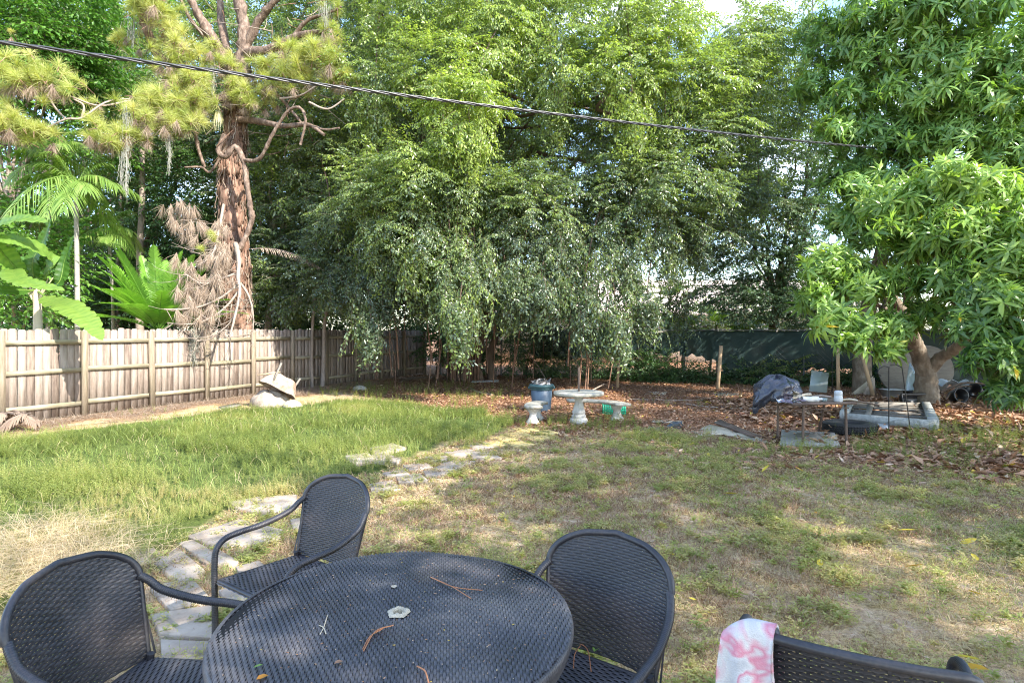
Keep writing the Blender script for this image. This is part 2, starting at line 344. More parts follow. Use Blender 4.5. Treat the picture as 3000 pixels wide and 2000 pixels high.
# ------------------------------------------------------------------ ground and zones
def inpoly(x,y,poly):
    x=np.asarray(x); y=np.asarray(y); ins=np.zeros(x.shape,bool); n=len(poly)
    for i in range(n):
        x1,y1=poly[i]; x2,y2=poly[(i+1)%n]
        c=((y1>y)!=(y2>y)); ins^=c&(x<(x2-x1)*(y-y1)/((y2-y1) if y2!=y1 else 1e-9)+x1)
    return ins
gp=[(-700,1320),(0,1290),(150,1266),(330,1246),(520,1218),(700,1203),(900,1182),(1030,1172),(1200,1185),(1380,1205),(1500,1236),(1500,1262),(1420,1285),(1330,1300),(1230,1335),(1100,1385),(1000,1412),(880,1440),(730,1470),(640,1510),(560,1560),(420,1640),(300,1700),(100,1760),(-700,2100)]
GRASS=[tuple(G(a,b)[:2]) for a,b in gp]
def wpx(X,Y):
    Y=np.maximum(Y,.3); return X/Y*FPX+1500, HOR+FPX*CH/Y
def is_litter(X,Y):
    px,py=wpx(X,Y); jx=(vnoise(X,Y,1.1)-.5)*1.2
    yb=np.interp(px,[900,1050,1300,1500,1650,1900,2200,2400,2700,3000,4500],[1130,1150,1205,1240,1285,1265,1290,1325,1365,1395,1450])
    Yb=FPX*CH/(yb-HOR); return np.clip((Y+jx-Yb)/1.2+.5,0,1)
FP0=np.array([-9.27,10.8]); FD=nrm([.405,.914]); FN=np.array([FD[1],-FD[0]])
def is_straw(X,Y):
    s=(np.stack([X,Y],-1)-FP0)@FN
    return np.clip(1.3-(s-.2+(vnoise(X,Y,2)-.5)*1.2),0,1)*(s>-3)*(Y<22)
xs=np.concatenate([[-600,-200,-80,-40,-25],np.arange(-14,14.01,.2),[20,30,45,90,220,600]])
ys=np.concatenate([[-300,-60,-20,-6],np.arange(-1,26.01,.2),[29,34,45,70,120,300,900]])
XX,YY=np.meshgrid(xs,ys,indexing='ij')
ZZ=np.where((YY>2)&(YY<26)&(np.abs(XX)<14),(vnoise(XX,YY,1.3)-.5)*.03,0)-.015
g=Geo(); A=np.stack([XX,YY,ZZ],-1); gridmesh(g,A[:, ::1])
g.F=[(f[:, ::-1],m) for f,m in g.F]
def groundmat():
    m,nt,N,L,b=newmat('yard_soil')
    ge=N.new('ShaderNodeNewGeometry')
    def noise(s,d=6,di=0):
        n=N.new('ShaderNodeTexNoise'); n.inputs['Scale'].default_value=s; n.inputs['Detail'].default_value=d; n.inputs['Distortion'].default_value=di; n.inputs['Roughness'].default_value=.7
        L.new(ge.outputs['Position'],n.inputs['Vector']); return n.outputs['Fac']
    def attr(n_):
        a=N.new('ShaderNodeAttribute'); a.attribute_name=n_; return a.outputs['Fac']
    def mix(f,a,b_):
        x=N.new('ShaderNodeMix'); x.data_type='RGBA'; L.new(f,x.inputs[0]); L.new(a,x.inputs[6]); L.new(b_,x.inputs[7]); return x.outputs[2]
    n1=noise(3); n2=noise(40,8); n3=noise(14)
    sandy=ramp(N,[(.26,.18,.11),(.56,.41,.29),(.70,.57,.44)],[.36,.5,.66]); L.new(n3,sandy.inputs[0])
    dry=ramp(N,[(.16,.11,.05),(.45,.34,.17),(.62,.50,.29)],[.38,.5,.62]); L.new(n2,dry.inputs[0])
    f1=ramp(N,[(0,0,0),(1,1,1)],[.38,.56]); L.new(n1,f1.inputs[0])
    base=mix(f1.outputs[0],sandy.outputs[0],dry.outputs[0]); n5=noise(150,3); sp=ramp(N,[(.55,.5,.45),(1,1,1),(1.25,1.2,1.1)],[.33,.5,.68]); L.new(n5,sp.inputs[0]); mm=N.new('ShaderNodeMix'); mm.data_type='RGBA'; mm.blend_type='MULTIPLY'; mm.inputs[0].default_value=.8; L.new(base,mm.inputs[6]); L.new(sp.outputs[0],mm.inputs[7]); base=mm.outputs[2]
    lit=ramp(N,[(.08,.04,.025),(.24,.125,.07),(.42,.27,.17)],[.33,.5,.68]); L.new(n2,lit.inputs[0])
    base=mix(attr('litter'),base,lit.outputs[0])
    grs=ramp(N,[(.05,.07,.02),(.13,.17,.04)],[.35,.65]); L.new(n2,grs.inputs[0])
    base=mix(attr('grass'),base,grs.outputs[0])
    stw=ramp(N,[(.20,.10,.05),(.42,.25,.14),(.58,.42,.26)],[.3,.5,.7]); L.new(n2,stw.inputs[0])
    base=mix(attr('straw'),base,stw.outputs[0])
    L.new(base,b.inputs['Base Color']); b.inputs['Roughness'].default_value=.95; b.inputs['Specular IOR Level'].default_value=.15
    bp=N.new('ShaderNodeBump'); bp.inputs['Strength'].default_value=.8; bp.inputs['Distance'].default_value=.03; L.new(n2,bp.inputs['Height']); L.new(bp.outputs[0],b.inputs['Normal'])
    return m
go=g.build('ground',groundmat(),kind='structure')
vx,vy=A[...,0].ravel(),A[...,1].ravel()
gr=inpoly(vx+(vnoise(vx,vy,2)-.5)*.5,vy+(vnoise(vx+9,vy,2)-.5)*.5,GRASS).astype(float)
li=np.maximum(is_litter(vx,vy),(vy>23)*1.0); st=is_straw(vx,vy)*(1-gr)
for nme,val in (('litter',li*(vy>0)),('grass',gr),('straw',st)):
    a=go.data.attributes.new(nme,'FLOAT','POINT'); a.data.foreach_set('value',val.astype(np.float32))

# ------------------------------------------------------------------ leaf templates
def leaf2(l=1,w=.42,fold=.08):
    return np.array([[0,0,0],[-w/2,.45*l,fold],[0,l,-.05],[w/2,.45*l,fold]]),np.array([[0,2,1],[0,3,2]])
def leaf8(l=1,w=.24,fold=.03,droop=.25):
    ys_=[0,.3,.68,1]; V=[[0,0,0]]
    for y,ww in ((.3,1),(.68,.85)):
        z=-droop*y*y
        V+= [[-w/2*ww,y*l,z+fold],[0,y*l,z],[w/2*ww,y*l,z+fold]]
    V.append([0,l*.97,-droop])
    q=np.array([[1,2,5,4],[2,3,6,5]]); t=np.array([[0,2,1],[0,3,2],[4,5,7],[5,6,7]])
    return np.array(V,float),q,t
def merge_t(items):
    """list of (v,f,mat,t) -> one list per (mat,k)"""
    d={}
    for v,f,mat,t in items:
        k=(mat,f.shape[1]); e=d.setdefault(k,[[],[],[],0])
        e[0].append(v); e[1].append(f+e[3]); e[2].append(np.full(len(v),t)); e[3]+=len(v)
    return [(np.concatenate(e[0]),np.concatenate(e[1]),k[0],np.concatenate(e[2])) for k,e in d.items()]
def twig_items(pts,r,mat):
    g=Geo(); tube(g,pts,np.linspace(r,r*.4,len(pts)),3,mat,cap=False)
    return [(g.V[0],g.F[0][0],mat,0.0)]
def make_spray(seed,L_=.55,droop=.3,nl=12,nsub=5,ll=.092,lw=.48,jit=.14,twigr=.004,drop=.5):
    rs=np.random.default_rng(seed); it=[]; lv,lf=leaf2(1,lw)
    def branch(o,d,ln,n,dr,r):
        s=np.linspace(0,1,6)[:,None]; pts=o+d*s*ln+np.array([0,0,-1])*dr*ln*s**2
        it.extend(twig_items(pts,r,1))
        for k in range(n):
            q=(k+.8)/n; i=min(int(q*5),4); p=pts[i]+(pts[i+1]-pts[i])*(q*5-i) if q<1 else pts[-1]
            tg=nrm(pts[min(i+1,5)]-pts[i]); side=nrm(np.cross(tg,[0,0,1.])+1e-6)*(1 if k%2 else -1)
            dd=nrm(tg*.6+side*.75+np.array([0,0,-drop])+rs.normal(0,.25,3))
            if k==n-1: dd=nrm(tg+rs.normal(0,.1,3))
            fr=frames(dd[None],nrm(np.array([0,0,1.])+rs.normal(0,.45,3)))[0]
            sz=ll*rs.uniform(.75,1.15)
            it.append(((lv*sz)@fr.T+p,lf,0,rs.normal(0,jit)))
        return pts
    mpts=branch(np.zeros(3),np.array([0,1.,.15]),L_,nl,droop,twigr)
    for k in range(nsub):
        q=(k+.6)/nsub; i=min(int(q*5),4); p=mpts[i]
        a=(1 if k%2 else -1)*rs.uniform(.5,1.0)
        d=nrm(np.array([math.sin(a),math.cos(a)*.8,rs.uniform(-.15,.35)]))
        branch(p,d,L_*rs.uniform(.35,.55),max(4,int(nl*.6)),droop*1.2,twigr*.6)
    return merge_t(it)
def make_rosette(seed,n=13,ll=.25,droop=.5,w=.24,up=.25,stem=.18):
    rs=np.random.default_rng(seed); it=[]; v,q,t=leaf8(1,w,.025,droop)
    it.extend(twig_items(np.array([[0,-stem,0],[0,-stem*.4,.01],[0,0,0]]),.007,1))
    for k in range(n):
        a=k*2.4+rs.normal(0,.2); el=rs.uniform(-.5,.55) ; back=rs.uniform(-.10,.02)
        d=nrm(np.array([math.cos(a)*math.cos(el),math.sin(el)+.35,math.sin(a)*math.cos(el)]))
        # rosette axis is +y ; leaves splay round it
        fr=frames(d[None],nrm(np.array([0,1.,.4])))[0]; sz=ll*rs.uniform(.65,1.15)
        dt=rs.normal(0,.10)+ (0 if k>4 else -.08)
        vv=(v*sz)@fr.T+np.array([0,back,0])
        it.append((vv,q,0,dt)); it.append((vv,t,0,dt))
    return merge_t(it)
SPR=[make_spray(k) for k in range(4)]
SPR_W=[make_spray(20+k,L_=.75,droop=1.0,nl=15,nsub=4,ll=.105,lw=.46,drop=.8) for k in range(3)]
SPR_BIG=[make_spray(40+k,L_=.9,droop=.3,nl=9,nsub=5,ll=.15,lw=.5) for k in range(3)]
SPR_FINE=[make_spray(60+k,L_=.6,droop=.5,nl=12,nsub=5,ll=.06,lw=.35) for k in range(2)]
ROS=[make_rosette(k,n=[9,13,15,11,8,14,12,10,7,13][k],ll=[.25,.22,.27,.24,.28,.21,.26,.23,.27,.25][k],droop=[.3,.55,.75,.45,.9,.6,.35,.8,.5,1.0][k],w=[.24,.26,.22,.25,.21,.27,.23,.25,.24,.22][k]) for k in range(10)]

def place(g,tmpls,pos,d,sc,t,up=(0,0,1.)):
    pos=np.asarray(pos); idx=rng.integers(0,len(tmpls),len(pos)); rot=frames(d,up); sc=np.broadcast_to(sc,(len(pos),)); t=np.broadcast_to(t,(len(pos),))
    for k,tm in enumerate(tmpls):
        m=idx==k
        if m.any(): scatter_geo(g,tm,pos[m],rot[m],sc[m],t[m])
def clump(g,tmpls,c,r,n,t=.5,tj=.12,droop=0.0,fill=.55,sc=1.0,bottom=-.45):
    """sprays over the shell of an uneven ellipsoid; r=(rx,ry,rz)"""
    r=np.broadcast_to(r,(3,)); d=nrm(rng.normal(size=(int(n*1.8),3))); d=d[d[:,2]>bottom-rng.random(len(d))*.3][:n]
    n=len(d); ph=rng.uniform(0,6.28,3)
    lump=1+.22*np.sin(d[:,0]*4+ph[0])*np.sin(d[:,1]*4+ph[1])+.15*np.sin(d[:,2]*6+ph[2])
    rad=(fill+(1-fill)*np.sqrt(rng.random(n)))*lump
    pos=np.asarray(c)+d*rad[:,None]*r
    dd=nrm(d*[1,1,.6]+rng.normal(0,.35,(n,3))-np.array([0,0,droop]))
    place(g,tmpls,pos,dd,sc*rng.uniform(.75,1.2,n),t+rng.normal(0,tj,n))
def hang(g,tmpls,c,r,h,n,t=.5,tj=.12,sc=1.0,split=True):
    if split:
        for q in range(3):
            c2=np.asarray(c)+np.array([rng.normal(0,r*.55),rng.normal(0,r*.5),rng.uniform(-.1,.5)]); hang(g,tmpls,c2,r*rng.uniform(.4,.75),h*rng.uniform(.55,1.05),n//3,t+rng.normal(0,.06),tj,sc,False)
        return
    """weeping curtain: sprays hanging down a tapering column below c"""
    s=rng.random(n)**.8; a=rng.uniform(0,6.28,n); q=r*(1-.75*s)*np.sqrt(rng.random(n))
    pos=np.asarray(c)+np.stack([np.cos(a)*q,np.sin(a)*q,-s*h],1)
    dd=nrm(np.stack([np.cos(a),np.sin(a),np.full(n,-1.2)],1)+rng.normal(0,.3,(n,3)))
    place(g,tmpls,pos,dd,sc*rng.uniform(.7,1.1,n),t+rng.normal(0,tj,n),up=nrm(np.array([.1,-.3,1])))
def limb(g,a,b,r0,r1,sag=.3,n=7,sides=7,mat=0,wob=.12):
    a=np.array(a,float); b=np.array(b,float); s=np.linspace(0,1,n)[:,None]
    L_=np.linalg.norm(b-a); p=a+(b-a)*s+np.array([0,0,1])*sag*L_*(s*(1-s))
    p[1:-1]+=rng.normal(0,wob*L_/n,(n-2,3)); p=catmull(p,3)
    tube(g,p,np.linspace(r0,r1,len(p)),sides,mat,rough=.06); return p

# ------------------------------------------------------------------ wooden fence
def on_fence(t,off=0.0,z=0.0):
    p=FP0+FD*t+FN*off; return np.array([p[0],p[1],z])
fang=math.atan2(FD[1],FD[0])   # local x along the fence
FR=rotz(fang)
fence=empty('wooden_fence',tuple(on_fence(0)),'weathered grey board fence with dog-ear pickets along the left side of the yard','fence')
def fl(t,off,z): return np.array([t,-off,z])      # fence-local: x along, -y towards the yard
fence.rotation_euler=(0,0,fang)
BAY=1.42
for k in range(-5,11):
    g=Geo(); h=1.70+rng.normal(0,.015); lean=rng.normal(0,.006)
    box(g,fl(k*BAY,.05,h/2-.06),(.098,.098,h+.12),roty(lean),jit=.002)
    g.build('post',M['postwood'],fence)
for k in range(-5,10):
    x0,x1=k*BAY,(k+1)*BAY
    g=Geo(); n=10; w_=BAY/n
    for j in range(n):
        xc=x0+(j+.5)*w_; h=1.74+rng.normal(0,.012); ww=w_-.007+rng.normal(0,.001); y=.018*.5+rng.normal(0,.003)
        cth=.025; a=ww/2
        prof=[(-a,0.03),(a,0.03),(a,h-cth),(a-.03,h),(-a+.03,h),(-a,h-cth)]
        V=[[xc+p[0],y+.008,p[1]] for p in prof]+[[xc+p[0],y-.008,p[1]] for p in prof]; V=np.array(V)
        V[:,0]+=(V[:,2])*rng.normal(0,.003)
        g.add(V,[[0,1,2,3],[0,3,4,5]]); b=g.n-12
        g.F[-1]=(g.F[-1][0],0)
        g.F.append((np.array([[9,8,7,6],[11,10,9,6]])+b,0))
        g.F.append((np.array([[i_,(i_+1)%6,(i_+1)%6+6,i_+6] for i_ in range(6)])[:, ::-1]+b,0))
    g.build('picket_panel',M['picket'],fence)
    for z in (.27,.93,1.50):
        g=Geo(); box(g,fl((x0+x1)/2,.025,z+rng.normal(0,.012)),(BAY-.102,.038,.088),roty(rng.normal(0,.004)),jit=.001)
        g.build('rail',M['railwood'],fence)

# ------------------------------------------------------------------ chain-link line with green screen
SP0=np.array([-3.2,23.9]); SP1=np.array([16.0,16.2]); SD=nrm(SP1-SP0); SL=np.linalg.norm(SP1-SP0); SN=np.array([SD[1],-SD[0]])
sf=empty('screen_fence',(*SP0,0),'chain link fence hung with torn dark green shade netting at the back of the yard','fence',rz=math.atan2(SD[1],SD[0]))
top=1.72
def net(x0,x1,bot,zt=top,seed=0,off=.05,parent=sf,name='netting'):
    n=int((x1-x0)/.08); m=22; X=np.linspace(x0,x1,n); b=bot(X)
    q=np.linspace(0,1,m)[None,:]; zz=(zt-.03*np.abs(np.sin(X*2.1+seed)))[:,None]*(1-q)+b[:,None]*q
    xx=np.broadcast_to(X[:,None],zz.shape); yy=-off-.05*np.sin(xx*3.1+seed+q*2)*q-.08*q*np.sin(xx*1.3)-.025*np.sin(xx*11+zz*3)*q
    g=Geo(); gridmesh(g,np.stack([xx,yy,zz],-1),thick=.006); g.build(name,M['screen'],parent,smooth=True)
rag=lambda X,b0,a,f,s: b0+a*np.sin(X*f+s)+.07*np.sin(X*f*3.7+s)+.03*np.sin(X*17)
net(4.2,8.6,lambda X:rag(X,.75,.05,1.7,1),zt=1.70,seed=1)
net(8.55,9.8,lambda X:rag(X,.95,.05,2,0),zt=1.66,seed=2)
net(9.6,20.0,lambda X:np.interp(X,[9.6,10.2,10.9,11.0,13,13.1,15,15.1,20],[.9,.85,.72,.22,.12,.48,.52,.15,.1])+.04*np.sin(X*7)+.05*np.sin(X*19)*(np.sin(X*2)>0),seed=3)
g=Geo(); tube(g,[[0,0,top+.01],[SL,0,top+.01]],.021,8); g.build('top_rail',M['galv'],sf)
for x in np.arange(0.4,SL,2.6):
    g=Geo(); tube(g,[[x,0,-.05],[x,0,top+.05]],.03,8); g.build('post',M['galv'],sf)
# wire mesh of the chain link: thin diagonal wires, one part
g=Geo()
for x in np.arange(-1.6,SL,.16):
    for s in (1,-1):
        x0=x if s>0 else x+1.66; x1=x0+s*1.66
        if min(x0,x1)<0 or max(x0,x1)>SL: continue
        beam(g,[x0,.012*s,.02],[x1,.012*s,top],.005,.005)
g.build('wire_mesh',M['galv'],sf)
def sfp(x,off=0,z=0): p=SP0+SD*x+SN*off; return np.array([p[0],p[1],z])

# ------------------------------------------------------------------ leaning stakes
def stake(px,py0,py1,Y,w_,lean,label):
    b=G(px,py1); s=b[1]; tz=CH-(py0-HOR)/FPX*s
    g=Geo(); beam(g,[0,0,-.05],[lean,.05,tz],w_,.035); o=g.build('wooden_stake',M['stake']); o.location=b
    tag(o,label,'stake','wooden stakes along the back fence')
stake(1808,985,1136,0,.075,.10,'tan lumber stake standing behind the round concrete table under hanging leaves')
stake(2102,1013,1142,0,.095,.12,'short tan stake in front of the green netting left of the black bag')
stake(2456,1020,1155,0,.085,.01,'upright brown stake behind the folding table under the mango leaves')
stake(2560,1025,1163,0,.085,-.30,'brown stake leaning to the left in front of the round grey tops')

# ------------------------------------------------------------------ trees
def tree_empty(name,loc,label,cat='tree',group=None): return empty(name,tuple(loc),label,cat,group)
def loc_geo(g,loc):
    g.V=[v-np.array(loc) for v in g.V]; return g

# --- big weeping fig
FL=np.array([-1.7,20.6,0])
fig=tree_empty('fig_tree',FL,'huge weeping fig with hanging boughs and aerial roots filling the middle of the yard')
g=Geo()
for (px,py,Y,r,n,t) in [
 # crown: upper tiers, sunlight put in as lighter tint
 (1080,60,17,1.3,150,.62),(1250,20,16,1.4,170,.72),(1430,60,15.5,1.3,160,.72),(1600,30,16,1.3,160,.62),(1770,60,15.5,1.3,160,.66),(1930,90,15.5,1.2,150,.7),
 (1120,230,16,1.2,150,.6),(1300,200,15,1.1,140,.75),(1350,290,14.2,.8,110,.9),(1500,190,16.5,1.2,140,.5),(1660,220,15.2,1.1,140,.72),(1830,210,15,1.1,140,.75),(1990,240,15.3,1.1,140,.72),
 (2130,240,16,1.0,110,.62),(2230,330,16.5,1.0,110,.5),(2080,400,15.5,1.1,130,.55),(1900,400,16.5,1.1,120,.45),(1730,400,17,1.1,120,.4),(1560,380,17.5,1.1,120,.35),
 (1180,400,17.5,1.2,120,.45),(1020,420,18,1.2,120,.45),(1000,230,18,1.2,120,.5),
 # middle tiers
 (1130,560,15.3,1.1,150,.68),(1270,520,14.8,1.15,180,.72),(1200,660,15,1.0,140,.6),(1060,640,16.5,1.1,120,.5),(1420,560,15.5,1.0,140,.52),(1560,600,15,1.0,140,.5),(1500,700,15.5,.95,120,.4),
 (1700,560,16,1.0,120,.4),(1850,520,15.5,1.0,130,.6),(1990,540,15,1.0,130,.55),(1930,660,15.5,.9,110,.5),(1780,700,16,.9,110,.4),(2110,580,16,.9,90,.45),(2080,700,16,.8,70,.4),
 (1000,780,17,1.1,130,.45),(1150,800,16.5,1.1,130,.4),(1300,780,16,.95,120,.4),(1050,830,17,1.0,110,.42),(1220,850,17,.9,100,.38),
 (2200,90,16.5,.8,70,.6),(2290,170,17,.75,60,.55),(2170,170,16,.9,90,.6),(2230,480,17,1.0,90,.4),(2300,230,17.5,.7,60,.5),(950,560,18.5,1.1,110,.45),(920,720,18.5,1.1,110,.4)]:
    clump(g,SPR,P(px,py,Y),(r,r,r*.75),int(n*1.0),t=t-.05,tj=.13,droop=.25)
# tops above the frame
for (px,py,Y) in [(1000,-150,18),(1200,-180,17),(1400,-160,16.5),(1600,-200,17),(1800,-150,16.5),(1980,-120,16.5),(1500,-380,18),(1750,-360,18),(1250,-380,18.5)]:
    clump(g,SPR,P(px,py,Y),(1.5,1.5,1.1),130,t=.6,droop=.2)
# rear / inner mass, its shade put in as darker tint
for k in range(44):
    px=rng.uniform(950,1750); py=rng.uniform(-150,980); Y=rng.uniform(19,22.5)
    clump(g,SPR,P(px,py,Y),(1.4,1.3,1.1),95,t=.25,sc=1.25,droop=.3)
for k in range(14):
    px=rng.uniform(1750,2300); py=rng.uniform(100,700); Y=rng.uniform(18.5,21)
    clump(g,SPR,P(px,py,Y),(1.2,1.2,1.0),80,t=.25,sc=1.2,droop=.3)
# boughs that arch outwards and hang at their tips
gb=Geo()
def bough(a,b,r,n,t,tm=SPR_W,sc=1.0):
    a=np.array(a);b=np.array(b); m=a*.45+b*.55; m[2]=max(a[2],b[2])+rng.uniform(.1,.5)-.15*abs(a[2]-b[2]); p=catmull([a,m,b+np.array([0,0,abs(a[2]-b[2])*.25]),b],10)
    tube(gb,p,np.linspace(.035,.006,len(p)),4,cap=False)
    tg=nrm(np.gradient(p,axis=0)); q=np.clip(rng.random(n)**.75,0,.999); k=(q*len(p)).astype(int); an=rng.uniform(0,6.28,n)
    side=np.stack([np.cos(an),np.sin(an),np.zeros(n)],1); w_=r*np.sin(np.clip(q*1.15+.1,0,1.05)*math.pi*.9)**.7
    pos=p[k]+side*(w_*np.sqrt(rng.random(n)))[:,None]+np.stack([np.zeros(n),np.zeros(n),-rng.random(n)**1.5*w_*1.3],1)
    d=nrm(tg[k]*.8+side*.8+np.stack([np.zeros(n),np.zeros(n),-.05-.35*q],1)+rng.normal(0,.3,(n,3)))
    place(g,tm,pos,d,sc*rng.uniform(.6,1.15,n),t+rng.normal(0,.12,n)+.06*(1-q))
for (px,py,Y,r,n,t) in [(1350,975,13.9,.5,140,.62),(1320,900,14.4,.6,120,.6),(1440,880,15,.5,90,.42),(1250,890,15.8,.6,110,.45),(1130,900,15.6,.6,120,.4),(1085,1020,15.4,.32,70,.55),(990,880,16.5,.6,90,.4),
  (1530,885,14.8,.6,110,.5),(1590,900,14.6,.5,90,.5),(1710,960,14.6,.5,120,.5),(1800,1010,14.5,.45,110,.55),(1830,850,14.9,.6,110,.48),(1900,950,14.8,.45,70,.5),(1990,965,17,.45,60,.42),
  (1210,760,14.8,.65,130,.68),(1120,730,15.2,.6,120,.66),(1390,780,14.6,.6,120,.55),(1480,840,14.9,.6,110,.5),(1650,800,15,.6,110,.5),(1960,760,15.5,.5,80,.5),(2060,700,15.6,.5,80,.45),
  (1380,400,13.9,.55,120,.85),(1300,420,14.3,.5,80,.75),(1850,330,14.5,.6,110,.75),(1950,380,15,.55,100,.65),(2120,350,15.5,.5,90,.62),(1620,330,14.8,.6,100,.6),(1100,330,15.5,.6,100,.6),(2380,60,16.6,.35,40,.6),(2220,560,16,.5,70,.45)]:
    py=py-(50 if py>840 else 0); r=r*1.3; tip=P(px,py,Y); st=P(px+rng.uniform(-170,170),py-rng.uniform(230,380),Y+rng.uniform(1.2,2.6)); bough(st,tip,r,int(n*1.3),t,tm=SPR+SPR_W)
gb.V=[v-FL for v in gb.V]
g.T=[t_+np.clip((v_[:,2]-5.2)*.06,-.22,.10) for t_,v_ in zip(g.T,g.V)]  # leaf tint lightens with height: sunlit top, shaded foot put into colour
loc_geo(g,FL).build('crown',[M['ficus'],M['bark_dark']],fig)
g=Geo()
base=[(0,0,0)]
for (dx,dy,r,px,py,Y) in [(0,0,.22,1560,430,18.5),(.35,.1,.15,1330,420,17.5),(-.4,.2,.16,1180,500,18.5),(.6,-.1,.11,1800,330,17.5),(-.15,-.25,.10,1420,640,16.5),(1.0,.2,.12,1900,560,18)]:
    a=FL+np.array([dx,dy,-.05]); b=P(px,py,Y)
    mid=a+np.array([(b[0]-a[0])*.25,(b[1]-a[1])*.2,(b[2])*.55])
    p=catmull([a,a+np.array([0,0,1.2]),mid,b],8); tube(g,p,np.linspace(r*1.3,r*.35,len(p)),8,rough=.1)
for k in range(26):
    a=P(rng.uniform(1050,2200),rng.uniform(150,700),rng.uniform(16.5,19)); b=P(rng.uniform(1100,2250),rng.uniform(50,650),rng.uniform(15.5,18))
    limb(g,a,b,.07,.02,sides=5)
tube(g,catmull([P(1850,340,15.8),P(1750,320,15.5),P(1800,270,15.3),P(1830,240,15.2)],5),.06,6)
g.merge(gb,None) if False else None
loc_geo(g,FL)
for _k in range(len(gb.V)): g.V.append(gb.V[_k]); g.F.append((gb.F[_k][0]+g.n,0)); g.T.append(gb.T[_k])
g.n+=gb.n
g.build('trunk',M['bark_dark'],fig)
g=Geo()
for k in range(60):
    px=rng.uniform(1080,1800); Y=rng.uniform(16.5,21.5); py=rng.uniform(380,760); a=P(px,py,Y); ln=rng.uniform(1.0,a[2]*.95) if rng.random()<.6 else a[2]-.0
    s=np.linspace(0,1,7)[:,None]; p=a+np.array([rng.normal(0,.15),rng.normal(0,.1),-ln])*s; p[1:]+=rng.normal(0,.07,(6,3)); p[:,2]=np.maximum(p[:,2],-.02)
    tube(g,p,np.linspace(.012,.018 if ln>3 else .006,7)*rng.uniform(.6,1.3),5)
for (dx,dy) in [(-.3,-.5),(.25,-.55),(.45,-.3),(-.5,-.1),(.1,-.7)]:
    for q in range(5):
        a=FL+np.array([dx+rng.normal(0,.06),dy+rng.normal(0,.06),-.05]); p=a+np.array([[0,0,0],[.02,.03,1.2],[rng.normal(0,.12),.15,2.4],[rng.normal(0,.2),.3,4]])
        tube(g,catmull(p,4),.028,5)
loc_geo(g,FL).build('aerial_roots',M['root'],fig)

# --- ordinary broad tree builder
def tree(name,loc,label,clumps,tm,mats,bark,trunk_r=.15,group=None,droop=.1,tj=.12,sc=1.0,tops=None,nl=6,bottom=-.45):
    loc=np.array(loc,float); o=tree_empty(name,loc,label,'tree',group); g=Geo(); cs=[]
    for (c,r,n,t) in clumps:
        clump(g,tm,c,(r,r,r*.8),n,t=t,tj=tj,droop=droop,sc=sc,bottom=bottom); cs.append(np.array(c))
    loc_geo(g,loc).build('crown',mats,o)
    g=Geo(); top_=np.mean(cs,axis=0); 
    a=loc+np.array([0,0,-.1]); hub=loc+(top_-loc)*np.array([.5,.5,.55])
    p=catmull([a,a+(hub-a)*.5+rng.normal(0,.1,3),hub],6); tube(g,p,np.linspace(trunk_r*1.15,trunk_r*.7,len(p)),9,rough=.07)
    sel=rng.permutation(len(cs))[:min(nl*2,len(cs))]
    for i in sel: limb(g,hub+rng.normal(0,.05,3)-np.array([0,0,rng.uniform(0,.6)]),cs[i],trunk_r*.5,.02,sides=6)
    loc_geo(g,loc).build('trunk',bark,o); return o

# background row
def pxtree(name,pxb,Yb,label,cl,tm,mats,bark,**k):
    return tree(name,((pxb-1500)/FPX*Yb,Yb,0),label,[(P(a,b,c),r,n,t) for a,b,c,r,n,t in cl],tm,mats,bark,**k)
BL=[M['broad'],M['bark_dark']]; FF=[M['ficus_far'],M['bark_dark']]; GL=[M['grey_leaf'],M['bark_dark']]; FB=[M['ficus'],M['bark_grey']]
pxtree('broadleaf_tree',-60,17,'bright green broad-leaved tree at the top left corner behind the fence',
 [(60,60,16,1.3,120,.6),(190,50,16.5,1.1,110,.55),(40,190,16,1.1,100,.55),(130,150,16.5,1.0,100,.5),(190,210,17,.8,70,.5),(-100,50,16,1.3,90,.5),(-60,250,16,1.2,90,.5),(230,430,17.5,.9,80,.55),(280,260,18,.8,70,.5),(20,420,17,.7,40,.5),(60,-120,17,1.4,90,.5),(250,-90,17,1.0,70,.5)],SPR_BIG,BL,M['bark_grey'],trunk_r=.12)
pxtree('broadleaf_tree',40,15.5,'low yellow-green bush behind the banana plant at the left edge',
 [(20,780,14.5,.7,60,.8),(110,760,15,.6,50,.6),(-80,700,14.5,.9,70,.5),(40,900,14,.6,60,.6),(100,640,16.5,.8,60,.5)],SPR_BIG,BL,M['bark_grey'],trunk_r=.05)
pxtree('shade_tree',300,22,'dark thick-leaved tree between the palm and the pine',
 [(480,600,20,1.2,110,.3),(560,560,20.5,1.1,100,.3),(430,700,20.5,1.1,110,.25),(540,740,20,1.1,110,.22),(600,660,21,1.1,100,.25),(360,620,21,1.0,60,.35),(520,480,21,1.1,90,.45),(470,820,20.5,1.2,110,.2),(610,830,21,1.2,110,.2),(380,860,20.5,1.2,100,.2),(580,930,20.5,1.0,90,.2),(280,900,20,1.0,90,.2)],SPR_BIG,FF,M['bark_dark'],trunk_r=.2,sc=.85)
pxtree('shade_tree',120,25,'airy pale tree with blue sky showing through behind the palm',
 [(80,560,22,1.3,50,.5),(200,500,23,1.3,50,.5),(300,640,23,1.3,60,.4),(60,700,22,1.3,70,.4),(200,760,22,1.3,90,.3),(330,470,23,1.1,50,.5),(330,180,22,1.3,70,.7),(270,90,22,1.2,60,.7),(400,240,22,1.3,90,.5),(450,380,22,1.2,100,.4),(350,340,22,1.1,80,.5),(560,420,22,1.2,110,.35),(600,330,22,1.3,110,.4),(380,60,23,1.0,30,.6)],SPR,FB,M['bark_grey'],trunk_r=.2,sc=1.5)
